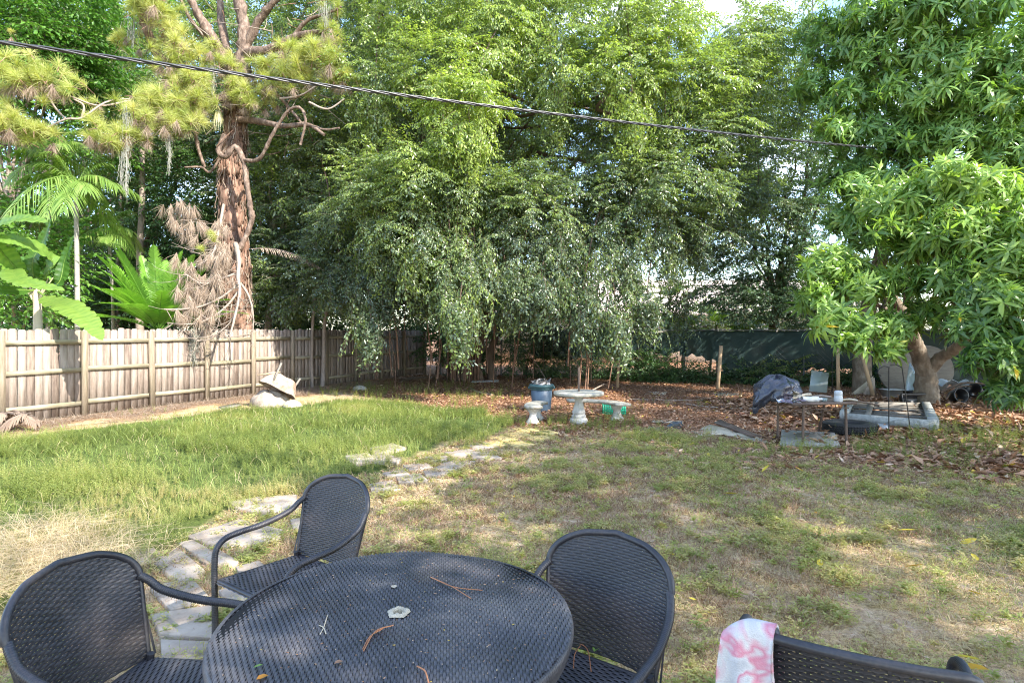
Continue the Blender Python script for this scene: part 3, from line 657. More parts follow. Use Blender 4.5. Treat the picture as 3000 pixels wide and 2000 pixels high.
pxtree('shade_tree',780,21,'dense green tree behind the right side of the pine trunk',
 [(860,360,19,1.2,130,.5),(800,460,19,1.1,120,.55),(900,480,18.8,1.1,120,.6),(840,580,19,1.1,120,.6),(930,620,19,1.0,100,.4),(780,680,20,1.1,110,.3),(850,760,19,1.1,110,.45),(760,820,19.5,1.2,120,.4),(880,850,18.5,1.1,130,.5),(790,890,18.5,.9,110,.5),(940,850,18.8,1.0,110,.4),(740,560,20.5,1.0,100,.4),(900,250,19,1.2,110,.4),(820,180,20,1.3,90,.5),(760,300,20,1.2,90,.4)],SPR_FINE+SPR,FB,M['bark_grey'],trunk_r=.14,sc=1.2)
pxtree('shade_tree',850,23.5,'pale tree high behind the pine top',
 [(830,80,21,1.3,70,.6),(930,60,21,1.3,90,.6),(700,100,22,1.3,70,.6),(560,80,22,1.3,60,.6),(480,60,22,1.2,40,.7),(900,-60,21,1.4,80,.6),(650,-40,22,1.3,50,.6),(780,380,21,1.2,90,.4),(680,420,21.5,1.1,90,.4)],SPR,FB,M['bark_grey'],trunk_r=.16,sc=1.4)
pxtree('shade_tree',2250,22.5,'dark slender tree with pale sky gaps right of the weeping fig',
 [(2380,330,19,1.1,110,.4),(2330,450,19,1.1,110,.35),(2230,600,19.5,1.1,90,.4),(2320,620,20,1.1,100,.4),(2400,720,19.5,1.0,90,.25),(2180,740,20,1.0,90,.25),(2280,790,20,1.0,100,.2),(2130,850,20.5,1.0,100,.15),(2240,890,20,1.0,110,.15),(2380,860,20,1.0,110,.15),(2120,500,20,1.0,60,.4),(2420,560,19.5,.9,50,.4),(2470,430,19,1.0,60,.4),(2420,950,20,.9,80,.15)],SPR,[M['grey_leaf'],M['bark_dark']],M['bark_dark'],trunk_r=.17,sc=1.2)
# far dark thicket behind everything
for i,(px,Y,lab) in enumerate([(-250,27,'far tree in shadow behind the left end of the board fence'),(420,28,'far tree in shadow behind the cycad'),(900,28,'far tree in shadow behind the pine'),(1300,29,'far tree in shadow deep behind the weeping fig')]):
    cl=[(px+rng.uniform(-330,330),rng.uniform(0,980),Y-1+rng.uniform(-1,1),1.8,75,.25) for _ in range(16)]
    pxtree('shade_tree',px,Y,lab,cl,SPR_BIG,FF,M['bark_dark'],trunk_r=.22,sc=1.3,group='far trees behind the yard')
# slim grey trunks
for (px,Y,top_,r,lab) in [(395,19,330,.13,'slender pale trunk leaning between the palm and the cycad'),(330,20,480,.10,'thin dark trunk right of the palm'),(945,18.2,600,.07,'slim grey sapling trunk right of the pine'),(915,18,420,.05,'thin pale green cane stem right of the pine')]:
    o=tree_empty('sapling',((px-1500)/FPX*Y,Y,0),lab); g=Geo()
    a=np.array([(px-1500)/FPX*Y,Y,0]); b=P(px+30,top_,Y); limb(g,a,b,r,r*.5,sag=0,n=9,wob=.06)
    loc_geo(g,a).build('trunk',M['bark_grey'],o)
    g=Geo(); 
    for q in range(5): clump(g,SPR,b+np.array([rng.normal(0,.5),rng.normal(0,.4),rng.uniform(-.6,.8)]),.5,22,t=.5)
    loc_geo(g,a).build('crown',FB,o)

# understory along the back fence
def bush(px,py,Y,r,n,t,lab,mats,tm=SPR,sc=1.0,name='shrub',group='undergrowth shrubs along the back fence'):
    c=P(px,py,Y); loc=np.array([c[0],c[1],0.]); o=empty(name,tuple(loc),lab,'shrub',group); g=Geo()
    for q in range(3): clump(g,tm,c+rng.normal(0,r*.4,3)*[1,1,.5],(r,r*.8,r*.8),n//3,t=t,sc=sc,fill=.3,bottom=-1)
    loc_geo(g,loc).build('foliage',mats,o)
    g=Geo()
    for q in range(5): limb(g,loc+np.array([rng.normal(0,.1),rng.normal(0,.1),-.03]),c+rng.normal(0,r*.4,3),.02,.006,sides=4)
    loc_geo(g,loc).build('stem',M['bark_dark'],o)
for (px,py,Y,r,n,t,lab) in [(1290,1010,23.3,.7,80,.15,'dark brush at the far end of the board fence'),(1420,1010,23,.8,110,.15,'dark brush right of the fig roots'),(1530,1030,22.3,.7,100,.15,'dark brush behind the blue bin'),
  (1640,1075,22.0,.5,70,.3,'low brush under the netting behind the round table'),(1760,1080,21.4,.6,80,.2,'leafy brush under the netting left of the first stake'),(1870,1070,21,.55,80,.25,'leafy brush under the netting right of the first stake'),
  (1960,1085,20.6,.5,70,.2,'dark brush under the torn netting'),(2220,1105,19.2,.45,60,.3,'ivy-like brush under the netting behind the black bag'),(2320,1100,19.0,.4,50,.5,'small bright brush behind the glass pane')]:
    bush(px,py,Y,r,n,t,lab,FF if t<.3 else FB)
for i,(px,Y) in enumerate([(1850,20.6),(1930,20.2),(2020,19.9),(2090,19.7),(2170,19.4),(2260,19.1),(2350,18.8),(2450,18.5),(2550,18.2),(1700,21.4),(1600,21.8),(1350,23.2),(1460,22.8),(2650,17.8)]):
    bush(px,1116-(Y<19)*2,Y,.30,60,.12,'low dark brush filling the gap under the netting, one of the row along its foot',FF)
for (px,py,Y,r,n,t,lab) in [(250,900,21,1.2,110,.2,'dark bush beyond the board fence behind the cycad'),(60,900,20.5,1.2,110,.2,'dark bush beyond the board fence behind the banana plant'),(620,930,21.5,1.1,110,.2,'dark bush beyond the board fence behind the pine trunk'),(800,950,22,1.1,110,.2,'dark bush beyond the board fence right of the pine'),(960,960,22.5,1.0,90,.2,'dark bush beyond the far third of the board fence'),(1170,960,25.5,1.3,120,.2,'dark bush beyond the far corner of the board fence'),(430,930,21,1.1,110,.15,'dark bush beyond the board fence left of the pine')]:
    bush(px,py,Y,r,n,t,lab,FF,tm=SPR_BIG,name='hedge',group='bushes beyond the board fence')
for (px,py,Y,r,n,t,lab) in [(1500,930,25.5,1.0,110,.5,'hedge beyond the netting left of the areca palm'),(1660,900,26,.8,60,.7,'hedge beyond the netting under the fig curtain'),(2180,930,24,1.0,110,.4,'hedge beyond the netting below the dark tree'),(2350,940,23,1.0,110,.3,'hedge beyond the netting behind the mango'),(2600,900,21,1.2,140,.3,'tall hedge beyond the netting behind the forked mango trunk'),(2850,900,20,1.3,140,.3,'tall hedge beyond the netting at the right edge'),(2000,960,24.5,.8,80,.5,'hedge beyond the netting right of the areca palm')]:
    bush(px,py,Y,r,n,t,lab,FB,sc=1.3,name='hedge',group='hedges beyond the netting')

# --- mango trees
def ros_clump(g,c,r,n,t,sc=1.0,tj=.1,low=-.35):
    r=np.broadcast_to(r,(3,)); d=nrm(rng.normal(size=(n*3,3))); d=d[d[:,2]>low][:n]; n=len(d); ph=rng.uniform(0,6,2)
    rad=(.6+.4*rng.random(n))*(1+.2*np.sin(d[:,0]*5+ph[0])+.15*np.sin(d[:,1]*5+ph[1]))
    pos=np.asarray(c)+d*rad[:,None]*r
    dd=nrm(d*[1,1,.5]+np.array([0,0,.25])+rng.normal(0,.5,(n,3)))
    tt=t+.12*(d[:,2])+rng.normal(0,tj,n)  # clump tops lighter: light from above put into the leaf tint
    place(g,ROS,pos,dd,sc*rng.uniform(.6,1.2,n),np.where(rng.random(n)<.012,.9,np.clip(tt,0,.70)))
ML=G(2712,1187); ML[2]=0
mango=tree_empty('mango_tree',ML,'mango tree with forked scarred trunk and bright drooping leaves at the right edge')
g=Geo()
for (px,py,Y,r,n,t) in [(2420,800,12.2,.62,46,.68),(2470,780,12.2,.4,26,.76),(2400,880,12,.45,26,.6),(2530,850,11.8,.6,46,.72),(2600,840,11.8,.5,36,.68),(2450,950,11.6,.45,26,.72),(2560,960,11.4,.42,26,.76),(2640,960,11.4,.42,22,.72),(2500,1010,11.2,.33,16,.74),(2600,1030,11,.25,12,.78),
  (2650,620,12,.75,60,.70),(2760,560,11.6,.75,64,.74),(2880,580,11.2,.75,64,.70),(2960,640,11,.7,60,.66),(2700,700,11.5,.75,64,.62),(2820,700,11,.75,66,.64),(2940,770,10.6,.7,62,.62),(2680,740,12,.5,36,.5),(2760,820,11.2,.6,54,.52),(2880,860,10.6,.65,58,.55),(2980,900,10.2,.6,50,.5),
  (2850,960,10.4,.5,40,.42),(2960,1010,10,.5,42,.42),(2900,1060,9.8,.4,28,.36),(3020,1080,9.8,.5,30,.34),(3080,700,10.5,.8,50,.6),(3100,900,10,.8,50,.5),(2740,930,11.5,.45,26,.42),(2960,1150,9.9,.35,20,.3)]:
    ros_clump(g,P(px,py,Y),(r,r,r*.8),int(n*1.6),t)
loc_geo(g,ML).build('crown',[M['mango'],M['bark_mango']],mango)
g=Geo()
fork=P(2712,1085,13.7)
def tk(pts,r0,r1,n=8,s=12): p=catmull(pts,n); tube(g,p,np.linspace(r0,r1,len(p)),s,rough=.05)
tk([ML+[0,0,-.1],ML+[.02,0,.35],fork+[0,0,.05]],.29,.21)
tk([fork+[0,0,-.1],P(2690,1030,13.6),P(2672,985,13.4),P(2655,930,13.2),P(2600,860,12.8)],.19,.11)
tk([fork+[0.02,0,-.1],P(2752,1050,13.5),P(2800,1020,13.2),P(2860,960,12.6),P(2920,880,12)],.15,.08)
for (a,b) in [((2655,930,13.2),(2480,860,12.2)),((2655,930,13.2),(2700,700,12)),((2600,860,12.8),(2500,740,12.3)),((2860,960,12.6),(2850,650,11.5)),((2920,880,12),(2980,750,11)),((2600,870,12.8),(2560,960,11.7)),((2655,930,13.2),(2640,650,12.2)),((2860,960,12.6),(2980,1000,10.4)),((2480,860,12.2),(2400,860,12))]:
    limb(g,P(*a),P(*b),.06,.02,sag=.15)
loc_geo(g,ML).build('trunk',M['bark_mango'],mango)
BLc=np.array([9.6,16.4,0.])
big=tree_empty('mango_tree',BLc,'tall dark green mango tree rising behind the bright one to the top right corner')
g=Geo()
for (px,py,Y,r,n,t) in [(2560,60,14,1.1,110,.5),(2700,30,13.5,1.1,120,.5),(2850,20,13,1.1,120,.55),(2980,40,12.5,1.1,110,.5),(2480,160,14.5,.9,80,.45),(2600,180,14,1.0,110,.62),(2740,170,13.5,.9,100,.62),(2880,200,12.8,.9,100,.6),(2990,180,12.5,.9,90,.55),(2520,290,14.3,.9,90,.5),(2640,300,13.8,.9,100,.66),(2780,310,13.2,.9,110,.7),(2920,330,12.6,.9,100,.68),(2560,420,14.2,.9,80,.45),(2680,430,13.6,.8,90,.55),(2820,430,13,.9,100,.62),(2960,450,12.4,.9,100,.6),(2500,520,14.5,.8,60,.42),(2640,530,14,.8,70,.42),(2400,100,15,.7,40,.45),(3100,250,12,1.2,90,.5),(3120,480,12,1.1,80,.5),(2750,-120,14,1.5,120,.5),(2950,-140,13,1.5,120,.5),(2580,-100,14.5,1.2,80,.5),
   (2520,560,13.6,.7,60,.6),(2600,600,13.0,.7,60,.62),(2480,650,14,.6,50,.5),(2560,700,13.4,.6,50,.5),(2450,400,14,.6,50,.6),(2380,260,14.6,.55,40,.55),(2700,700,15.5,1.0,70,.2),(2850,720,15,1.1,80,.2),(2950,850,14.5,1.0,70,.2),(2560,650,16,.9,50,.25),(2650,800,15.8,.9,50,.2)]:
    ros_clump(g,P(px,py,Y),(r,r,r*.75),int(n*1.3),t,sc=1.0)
loc_geo(g,BLc).build('crown',[M['mango_dark'],M['bark_mango']],big)
g=Geo(); a=BLc+[0,0,-.1]
p=catmull([a,a+[0.1,0,2],P(2620,600,15.5),P(2700,300,14.5)],8); tube(g,p,np.linspace(.26,.1,len(p)),10,rough=.06)
for q in [(2550,150,14.3),(2850,150,13.2),(2920,420,12.9),(2560,450,14.4),(2780,60,13.6),(2980,260,12.8)]: limb(g,P(2650,480,15.2),P(*q),.09,.03)
loc_geo(g,BLc).build('trunk',M['bark_mango'],big)

# --- unseen trees added right of and behind the camera to shade lawn and junk
for (x,y,h,r,lab) in [(8.9,.3,8.8,2.4,'spreading tree added out of view for shade, right of the patio'),(4.3,-4.0,7.2,2.0,'spreading tree added out of view for shade, behind the patio'),(12.0,4.0,8.6,2.3,'tree added out of view to shade the lawn, right of it'),(15.4,12.2,6.2,2.2,'low dense tree added out of view to shade the junk pile'),(9.5,-5.5,9.5,2.4,'tall tree added out of view for shade, farthest behind the patio'),(.5,-6.5,7.0,2.2,'low tree added out of view for shade, straight behind the camera')]:
    cl=[(np.array([x+rng.normal(0,r*.6),y+rng.normal(0,r*.6),h-r*.6+rng.normal(0,r*.42)]),r*.5,(8 if 4<x<5 else 60 if y>10 else 17 if y>3 else 20),.4) for _ in range(17)]
    tree('shade_tree',(x,y,0),lab,cl,SPR_BIG,FF,M['bark_dark'],trunk_r=.2,sc=1.3)

# --- pine
PL=np.array([(695-1500)/FPX*16.6,16.6,0.])
pine=tree_empty('pine_tree',PL,'old pine with shaggy red-brown trunk, bare hanging limbs and yellow-green needle tufts')
g=Geo(); PY=16.6
tp=[P(700,1010,PY)*[1,1,0]-[0,0,.1],P(692,940,PY),P(690,800,PY),P(682,650,PY),P(678,500,PY),P(690,400,PY),P(690,300,PY-.1),P(700,230,PY-.1)]
p=catmull(tp,10); rad=np.interp(np.linspace(0,1,len(p)),[0,.15,.5,.62,.8,1],[.42,.38,.33,.30,.27,.26]); 
rad=rad*(1+.06*np.sin(np.arange(len(p))*1.3)+rng.normal(0,.03,len(p)))
tube(g,p,rad,18,rough=.09)
def br(pts,r0,r1,mat=2,s=9,rg=.13):
    p=catmull([P(*q) for q in pts],6); tube(g,p,np.linspace(r0,r1,len(p))*(1+rng.normal(0,.06,len(p))),s,mat,rough=rg); return p
br([(700,260,16.5),(715,150,16.4),(712,60,16.4),(690,-60,16.4),(700,-200,16.5)],.22,.10)
br([(690,250,16.5),(620,110,16.3),(580,40,16.2),(540,-40,16)],.18,.08)
br([(685,230,16.6),(655,100,16.8),(645,20,17),(640,-120,17)],.13,.08)
br([(715,150,16.4),(760,60,16.2),(800,10,16),(880,-60,15.8)],.12,.06)
br([(720,155,16.3),(790,145,16),(860,110,15.8),(920,95,15.6),(955,92,15.5)],.13,.05)
br([(860,110,15.8),(900,60,15.6),(960,40,15.5),(1000,20,15.4)],.06,.03)
br([(600,110,16.3),(560,60,16),(530,0,15.8)],.06,.04)
br([(500,190,15.7),(470,170,15.6),(440,110,15.4),(420,60,15.2),(410,0,15)],.12,.09)
br([(690,280,16.5),(600,290,16.1),(520,230,15.8),(490,185,15.7)],.10,.12)
br([(690,350,16.4),(760,355,16),(830,370,15.6),(900,365,15.4),(950,395,15.2)],.10,.035)
br([(900,365,15.4),(950,380,15.3),(995,375,15.2)],.04,.02)
br([(720,280,16.3),(800,270,16),(850,320,15.7),(890,370,15.5)],.06,.03)
br([(680,400,16.3),(620,500,16.2),(590,490,16),(540,490,15.8)],.04,.02)
br([(570,380,16),(585,450,16.1),(600,490,16.2)],.05,.04)
br([(380,290,15.6),(450,270,15.8),(560,290,16.2)],.045,.06)
# curled limb down the right side of the trunk
br([(660,395,16),(640,440,15.9),(660,460,15.8),(690,430,15.8),(712,470,15.8),(722,530,15.8),(732,600,15.8),(738,640,15.8),(722,690,15.8),(700,730,15.7)],.07,.075,s=9)
br([(712,470,15.8),(760,465,15.6),(795,400,15.4),(840,330,15.3),(875,315,15.2),(895,350,15.2),(880,425,15.2)],.05,.03)
# pale dead limb hanging over the fence
DY=14.4
dead=[]
def dbr(pts,r0,r1):
    p=catmull([P(*q) for q in pts],6); tube(g,p,np.linspace(r0,r1,len(p)),6,1,rough=.12); dead.append(p)
dbr([(690,715,15.6),(700,760,15),(698,810,14.6),(702,860,14.4),(690,920,14.2),(675,980,14)],.07,.02)
dbr([(655,600,15.9),(640,680,15.2),(625,740,14.8),(600,760,14.6)],.04,.015)
dbr([(700,830,14.6),(650,870,14.4),(580,900,14.2),(520,905,14),(480,905,13.9)],.035,.01)
dbr([(702,850,14.5),(660,900,14.3),(600,940,14.1),(540,950,14),(490,945,13.9)],.03,.01)
dbr([(705,830,14.6),(730,870,14.6),(742,930,14.6),(738,1000,14.6)],.035,.012)
dbr([(697,900,14.3),(670,950,14.2),(620,990,14.1),(575,1000,14)],.02,.008)
dbr([(690,800,14.8),(640,820,14.6),(590,830,14.4),(540,800,14.3)],.025,.01)
for k in range(150):
    p=dead[rng.integers(0,len(dead))]; a=p[rng.integers(len(p)//4,len(p))]; d=nrm(np.array([rng.normal(-.25,.6),rng.normal(0,.5),rng.normal(-.5,.5)])); ln=rng.uniform(.25,.8)
    s=np.linspace(0,1,6)[:,None]; c=nrm(np.array([rng.normal(-.5,.5),rng.normal(0,.4),.4]))
    q=a+d*s*ln+c*ln*.45*s**2; tube(g,q,np.linspace(.009,.003,6),4,1,cap=False)
for k in range(90): # bare twigs high up
    a=P(rng.uniform(560,960),rng.uniform(0,460),rng.uniform(15.5,16.8)); d=rng.normal(0,1,3)*[1,.5,.7]; ln=rng.uniform(.3,.9)
    s=np.linspace(0,1,5)[:,None]; q=a+nrm(d)*s*ln+rng.normal(0,.25,3)*ln*s**2; tube(g,q,np.linspace(.014,.004,5),4,0 if k%2 else 1,cap=False)
for (pts) in [[(60,415,14),(130,380,14),(190,350,14),(240,345,14.2),(310,300,14.6),(380,290,15.2)],[(140,280,14),(165,320,14),(195,350,14)],[(240,345,14.2),(245,310,14.2),(215,290,14.2)],[(380,295,15.5),(290,310,14.6),(200,280,14.1)],[(820,290,15.6),(880,280,15.3),(930,250,15)],[(905,300,15),(960,320,15),(1010,290,15)]]:
    p=catmull([P(*q) for q in pts],5); tube(g,p,np.linspace(.028,.02,len(p)),5,1,rough=.1)
loc_geo(g,PL).build('trunk',[M['bark_pine'],M['bark_grey'],M['bark_limb']],pine)
g=Geo()
for k in range(900):
    p=catmull(tp,10) if k==0 else p; i=rng.integers(2,len(p)-2); a=rng.uniform(0,6.28); r_=np.interp(i/len(p),[0,.15,.5,.62,.8,1],[.42,.38,.33,.30,.27,.26])*1.0
    c=p[i]+(p[i+1]-p[i])*rng.random()+np.array([math.cos(a)*r_,math.sin(a)*r_,0]); box(g,c,(rng.uniform(.015,.035),rng.uniform(.04,.09),rng.uniform(.10,.3)),rotz(a+rng.normal(0,.15))@roty(rng.normal(0,.08)),jit=.008)
loc_geo(g,PL).build('bark_plates',M['bark_pine'],pine)
# shaggy bark strips / vines
g=Geo()
for k in range(340):
    a=rng.uniform(0,6.28); i=rng.integers(6,len(p:=catmull(tp,10))-3); c=p[i]; r_=np.interp(i/len(p),[0,.15,.5,.62,.8,1],[.42,.38,.33,.30,.27,.26])*1.05
    st_=c+np.array([math.cos(a)*r_,math.sin(a)*r_,0]); ln=rng.uniform(.2,.7)
    s=np.linspace(0,1,5)[:,None]; q=st_+np.array([math.cos(a)*.06,math.sin(a)*.06,-ln])*s+rng.normal(0,.02,(5,3)); tube(g,q,rng.uniform(.005,.014),3,cap=False,t=rng.random())
loc_geo(g,PL).build('bark_strips',M['needle_dead'],pine)
def needles(g,c,ax,n,ll,spread=1.0,w_=.006,mat=0,t=.5,tj=.15,droopz=0.0):
    d=nrm(np.asarray(ax)*.8+rng.normal(0,spread*.6,(n,3))+np.array([0,0,-droopz])); L_=ll*rng.uniform(.7,1.1,n)
    o=np.asarray(c)+np.asarray(ax)*rng.uniform(-.25,.1,(n,1))*ll
    side=nrm(np.cross(d,rng.normal(size=(n,3))))*w_/2
    m=o+d*L_[:,None]*.55; tip=o+d*L_[:,None]+np.array([0,0,-.12])*L_[:,None]
    V=np.stack([o-side,o+side,m+side,m-side,tip],1).reshape(-1,3); b=(np.arange(n)*5)[:,None]
    F4=b+np.array([[0,1,2,3]]); F3=b+np.array([[3,2,4]])
    tt=np.repeat(np.clip(t+rng.normal(0,tj,n),0,1),5); k=g.n
    g.add(V,F4,mat,tt); g.F.append((F3+k,mat))
gn=Geo(); gd=Geo()
tufts=[(450,20,15,1.0,18),(420,40,15,.9,10),(490,60,15.1,.9,10),(510,110,15.2,1,12),(540,160,15.4,1,12),(505,185,15.3,.9,8),(600,180,15.8,.7,6),(640,150,16,.8,9),(670,190,16,.7,6),
 (60,230,13.6,1,12),(110,210,13.8,1,14),(160,240,14,1,12),(20,210,13.5,.9,8),(20,360,13.6,1,14),(70,370,13.8,1,12),(110,390,13.9,.9,8),(-20,320,13.5,1,10),
 (290,390,14.6,1,12),(340,400,14.7,1,14),(390,390,14.9,1,12),(420,340,15,1,14),(460,310,15.1,1.1,18),(500,300,15.3,1.1,18),(550,290,15.5,1,14),(480,360,15,1,14),(530,350,15.2,1,12),(590,320,15.5,1,10),(570,230,15.5,.9,12),(600,260,15.6,.9,10),(530,230,15.3,.9,8),
 (680,270,15.8,.7,8),(700,250,15.8,.8,9),(730,290,15.7,.8,10),(770,280,15.7,.8,9),(780,200,15.8,.9,10),(820,190,15.7,.9,10),(800,240,15.7,.9,9),(850,225,15.6,.8,6),(880,170,15.5,1,10),(930,150,15.4,1.1,14),(960,190,15.3,1.1,14),(900,220,15.4,1,10),(1000,230,15.3,.8,8),(960,110,15.4,.9,8),(1030,240,15.3,.6,5),(870,250,15.5,.7,6),(700,210,16,.7,6),
 (350,90,15.5,.7,4),(370,120,15.5,.7,4),(270,270,14.5,.7,3),(620,720,15,.7,3),(440,-60,15,1.1,14),(960,20,15.5,.8,5),(40,90,14.5,.4,1)]
for (px,py,Y,s,n) in tufts:
    for q in range(int(n*1.15)):
        c=P(px,py,Y)+rng.normal(0,.25*s,3)*[1,1,.75]; ax=nrm(np.array([rng.normal(0,.7),rng.normal(-.2,.6),rng.uniform(.1,1)]))
        needles(gn,c,ax,125,.33*s,spread=.95,t=.5+rng.normal(0,.16))
        tube(gn,[c-ax*.25,c],.008,4,1,cap=False)
    for q in range(max(1,n//4)):
        c=P(px,py,Y)+np.array([rng.normal(0,.2),rng.normal(0,.2),-.22])
        needles(gd,c,np.array([0,0,-1.]),110,.30*s,spread=.55,t=.45)
for (px,py,Y,n) in [(545,620,15.4,7),(500,600,15.4,3),(540,690,15.3,5),(560,650,15.3,5),(600,700,15.1,7),(640,720,15.1,6),(520,650,15.3,4),(560,790,14.5,8),(600,770,14.6,8),(620,830,14.5,8),(580,850,14.4,9),(540,830,14.4,6),(520,840,14.2,3),(590,940,14.1,4),(640,800,14.7,6),(560,880,14.3,8),(600,900,14.3,6),(540,910,14.1,4),(800,130,15.8,3),(950,120,15.4,3),(620,650,15.3,5),(640,770,14.8,5),(530,760,14.6,4)]:
    for q in range(n):
        needles(gd,P(px+12,py,Y)+rng.normal(0,.13,3),nrm(np.array([rng.normal(0,.25),rng.normal(0,.2),-1])),90,.34,spread=.38,t=.6,w_=.006)
for g_,nm,mt in ((gn,'needles',[M['needle'],M['bark_pine']]),(gd,'dead_needles',[M['needle_dead']])): loc_geo(g_,PL).build(nm,mt,pine)
# hanging moss and the air plant are things of their own
def moss(px,py0,py1,Y,lab,r=.06,n=110):
    a=P(px,py0,Y); z1=P(px,py1,Y)[2]; g=Geo(); tube(g,catmull([a,a*.5+np.array([a[0],a[1],z1])*.5+[.01,0,0],np.array([a[0],a[1],z1])],4),.012,4,cap=False)
    for k in range(n):
        s0=rng.random(); o=a*1.0; o[2]=a[2]+(z1-a[2])*s0; o=o+rng.normal(0,r*(1.1-s0*.8),3)*[1,1,.5]
        ln=rng.uniform(.1,.3); s=np.linspace(0,1,4)[:,None]; q=o+np.array([rng.normal(0,.03),rng.normal(0,.03),-ln])*s+rng.normal(0,.008,(4,3)); tube(g,q,.004,3,cap=False,t=rng.random())
    loc_geo(g,a).build('hanging_moss',M['moss_grey'],label=lab,cat='moss',group='grey moss hanging from the pine').location=a
moss(568,960,1050,14.3,'pale moss strand dangling against the board fence',.06,120)
moss(370,310,560,14.6,'longest grey moss strand hanging left of the pine trunk',.06,150)
moss(355,430,530,14.7,'short grey moss strand beside the longest one',.05,60)
moss(625,170,260,15.8,'grey moss strand under the needle tuft beside the upper trunk',.05,70)
moss(390,40,110,15.1,'grey moss under the highest left needle tuft',.12,110)
moss(955,10,80,15.4,'grey moss at the end of the upper right pine limb',.14,140)
moss(495,395,490,15,'thin moss strand below the big needle tuft',.03,50)
a=P(640,330,16); g=Geo()
for k in range(46):
    an=rng.uniform(0,6.28); d=np.array([math.cos(an)*.5,-abs(math.sin(an))*.5,rng.uniform(.2,1)]); ln=rng.uniform(.3,.65)
    s=np.linspace(0,1,8)[:,None]; q=d*s*ln*.7+np.array([0,0,-1.25*ln])*s**2; wd=.014*(1-s[:,0]*.8); sd_=nrm(np.cross(d,[0,0,1.]))
    gridmesh(g,np.stack([q-sd_*wd[:,None],q+sd_*wd[:,None]],1),t=rng.uniform(.3,1))
M['airplant']=leafmat('airplant_leaf',[(.35,.33,.15),(.52,.50,.26),(.60,.58,.40)],rough=.5,trans=.25,tcol=(1,1,.6))
g.build('air_plant',M['airplant'],label='pale spidery air plant clinging to the left side of the pine trunk',cat='air plant').location=a

# --- fronds
def frond(g,base,d,L_,droop,n,ll,lw,ang=1.0,vee=.3,lean=0.0,mat=0,t=.5,ldroop=.3,stemr=.012,bare=.12,tj=.08):
    d=nrm(d); s=np.linspace(0,1,26); pts=np.asarray(base)+np.outer(s*L_,d)+np.outer(-droop*L_*s**2.1,[0,0,1.])
    tube(g,pts,np.linspace(stemr,stemr*.25,26),4,1,t=t,cap=False)
    tg=nrm(np.gradient(pts,axis=0))
    for sg in (-1,1):
        q=np.linspace(bare,.995,n); P_=np.stack([np.interp(q,s,pts[:,i]) for i in range(3)],1); T_=nrm(np.stack([np.interp(q,s,tg[:,i]) for i in range(3)],1))
        side=nrm(np.cross(T_,np.broadcast_to([0,0,1.],T_.shape)))*sg; up=np.cross(side*sg,T_)
        len_=ll*np.sin(np.clip(q*1.02+.04,0,1)*math.pi)**.55*rng.uniform(.9,1.08,n)
        a=ang*(1-.55*q)+rng.normal(0,.05,n)
        dd=nrm(T_*np.cos(a)[:,None]+side*np.sin(a)[:,None]+up*vee)
        k=4; ss=np.linspace(0,1,k); wpro=np.array([.5,1,.8,.05])*lw/2
        C=P_[:,None,:]+dd[:,None,:]*(ss[None,:,None]*len_[:,None,None])+np.array([0,0,-1.])*(ldroop*len_[:,None,None]*ss[None,:,None]**2)
        wv=nrm(np.cross(dd,up))[:,None,:]*wpro[None,:,None]
        V=np.stack([C-wv,C+wv],2).reshape(-1,3); b=(np.arange(n)*k*2)[:,None,None]; j=np.arange(k-1)[None,:,None]*2
        F=(b+j+np.array([0,1,3,2])[None,None,:]).reshape(-1,4)
        g.add(V,F,mat,np.repeat(np.clip(t+rng.normal(0,tj,n),0,1),k*2))
# cycad
cl=G(440,1175)*[1,1,0]; cl=np.array([(465-1500)/FPX*15.9,15.9,.0])
cyc=empty('cycad',tuple(cl),'large bright green cycad with a fountain of feathery fronds behind the fence','cycad'); g=Geo()
top_=np.array([0,0,1.7])
for k in range(44):
    a=k*2.4; e=rng.uniform(.4,1.3)
    d=np.array([math.cos(a)*math.cos(e),math.sin(a)*math.cos(e),math.sin(e)])
    frond(g,top_+d*.1,d,rng.uniform(2.4,2.9),.02+.34*math.cos(e),60,.30,.032,ang=1.3,vee=.25,t=.35+.4*math.sin(e),ldroop=.12)
g.build('fronds',[M['cycad'],M['cycad']],cyc)
g=Geo(); lathe(g,[(.2,-.05),(.24,.4),(.24,1.2),(.17,1.65),(.02,1.72)],sides=14); g.build('trunk',M['bark_dark'],cyc)
# palms
for (Yp,pb,pc,py_,hs2,tr_,nf,lab) in [(14.6,226,222,560,1.0,.055,17,'slender palm with a thin grey ringed trunk and arching feathery fronds at left'),(16.2,40,48,640,1.0,.05,13,'lower palm at the left edge half hidden by the banana leaves'),(16.8,330,318,690,.75,.04,11,'small palm between the slender palm and the cycad'),(15.6,140,150,470,.9,.045,12,'palm with upright fronds just left of the slender one')]:
    pl=np.array([(pb-1500)/FPX*Yp,Yp,0.]); pal=empty('palm_tree',tuple(pl),lab,'palm'); g=Geo()
    pt=P(pc,py_,Yp)-pl
    for k in range(nf):
        a=k*2.4+.4; e=[1.15,.8,.45,.0][k%4]+rng.normal(0,.08); d=np.array([math.cos(a)*math.cos(e),math.sin(a)*math.cos(e),math.sin(e)])
        frond(g,pt+np.array([0,0,rng.uniform(-.2,.35)]),d,rng.uniform(1.4,2.1)*hs2,.40+.35*math.cos(e),24,.55*hs2,.032,ang=.95,vee=.15,t=.6,ldroop=.75,stemr=.018,tj=.15)
    g.build('fronds',[M['palm'],M['palm']],pal)
    g=Geo(); p=catmull([(0,0,-.1),(.01,0,1.2),(.0,0,pt[2]*.6),tuple(pt)],8); tube(g,p,np.linspace(tr_*1.3,tr_*.9,len(p)),10,rough=.02); g.build('trunk',M['palm_trunk'],pal)
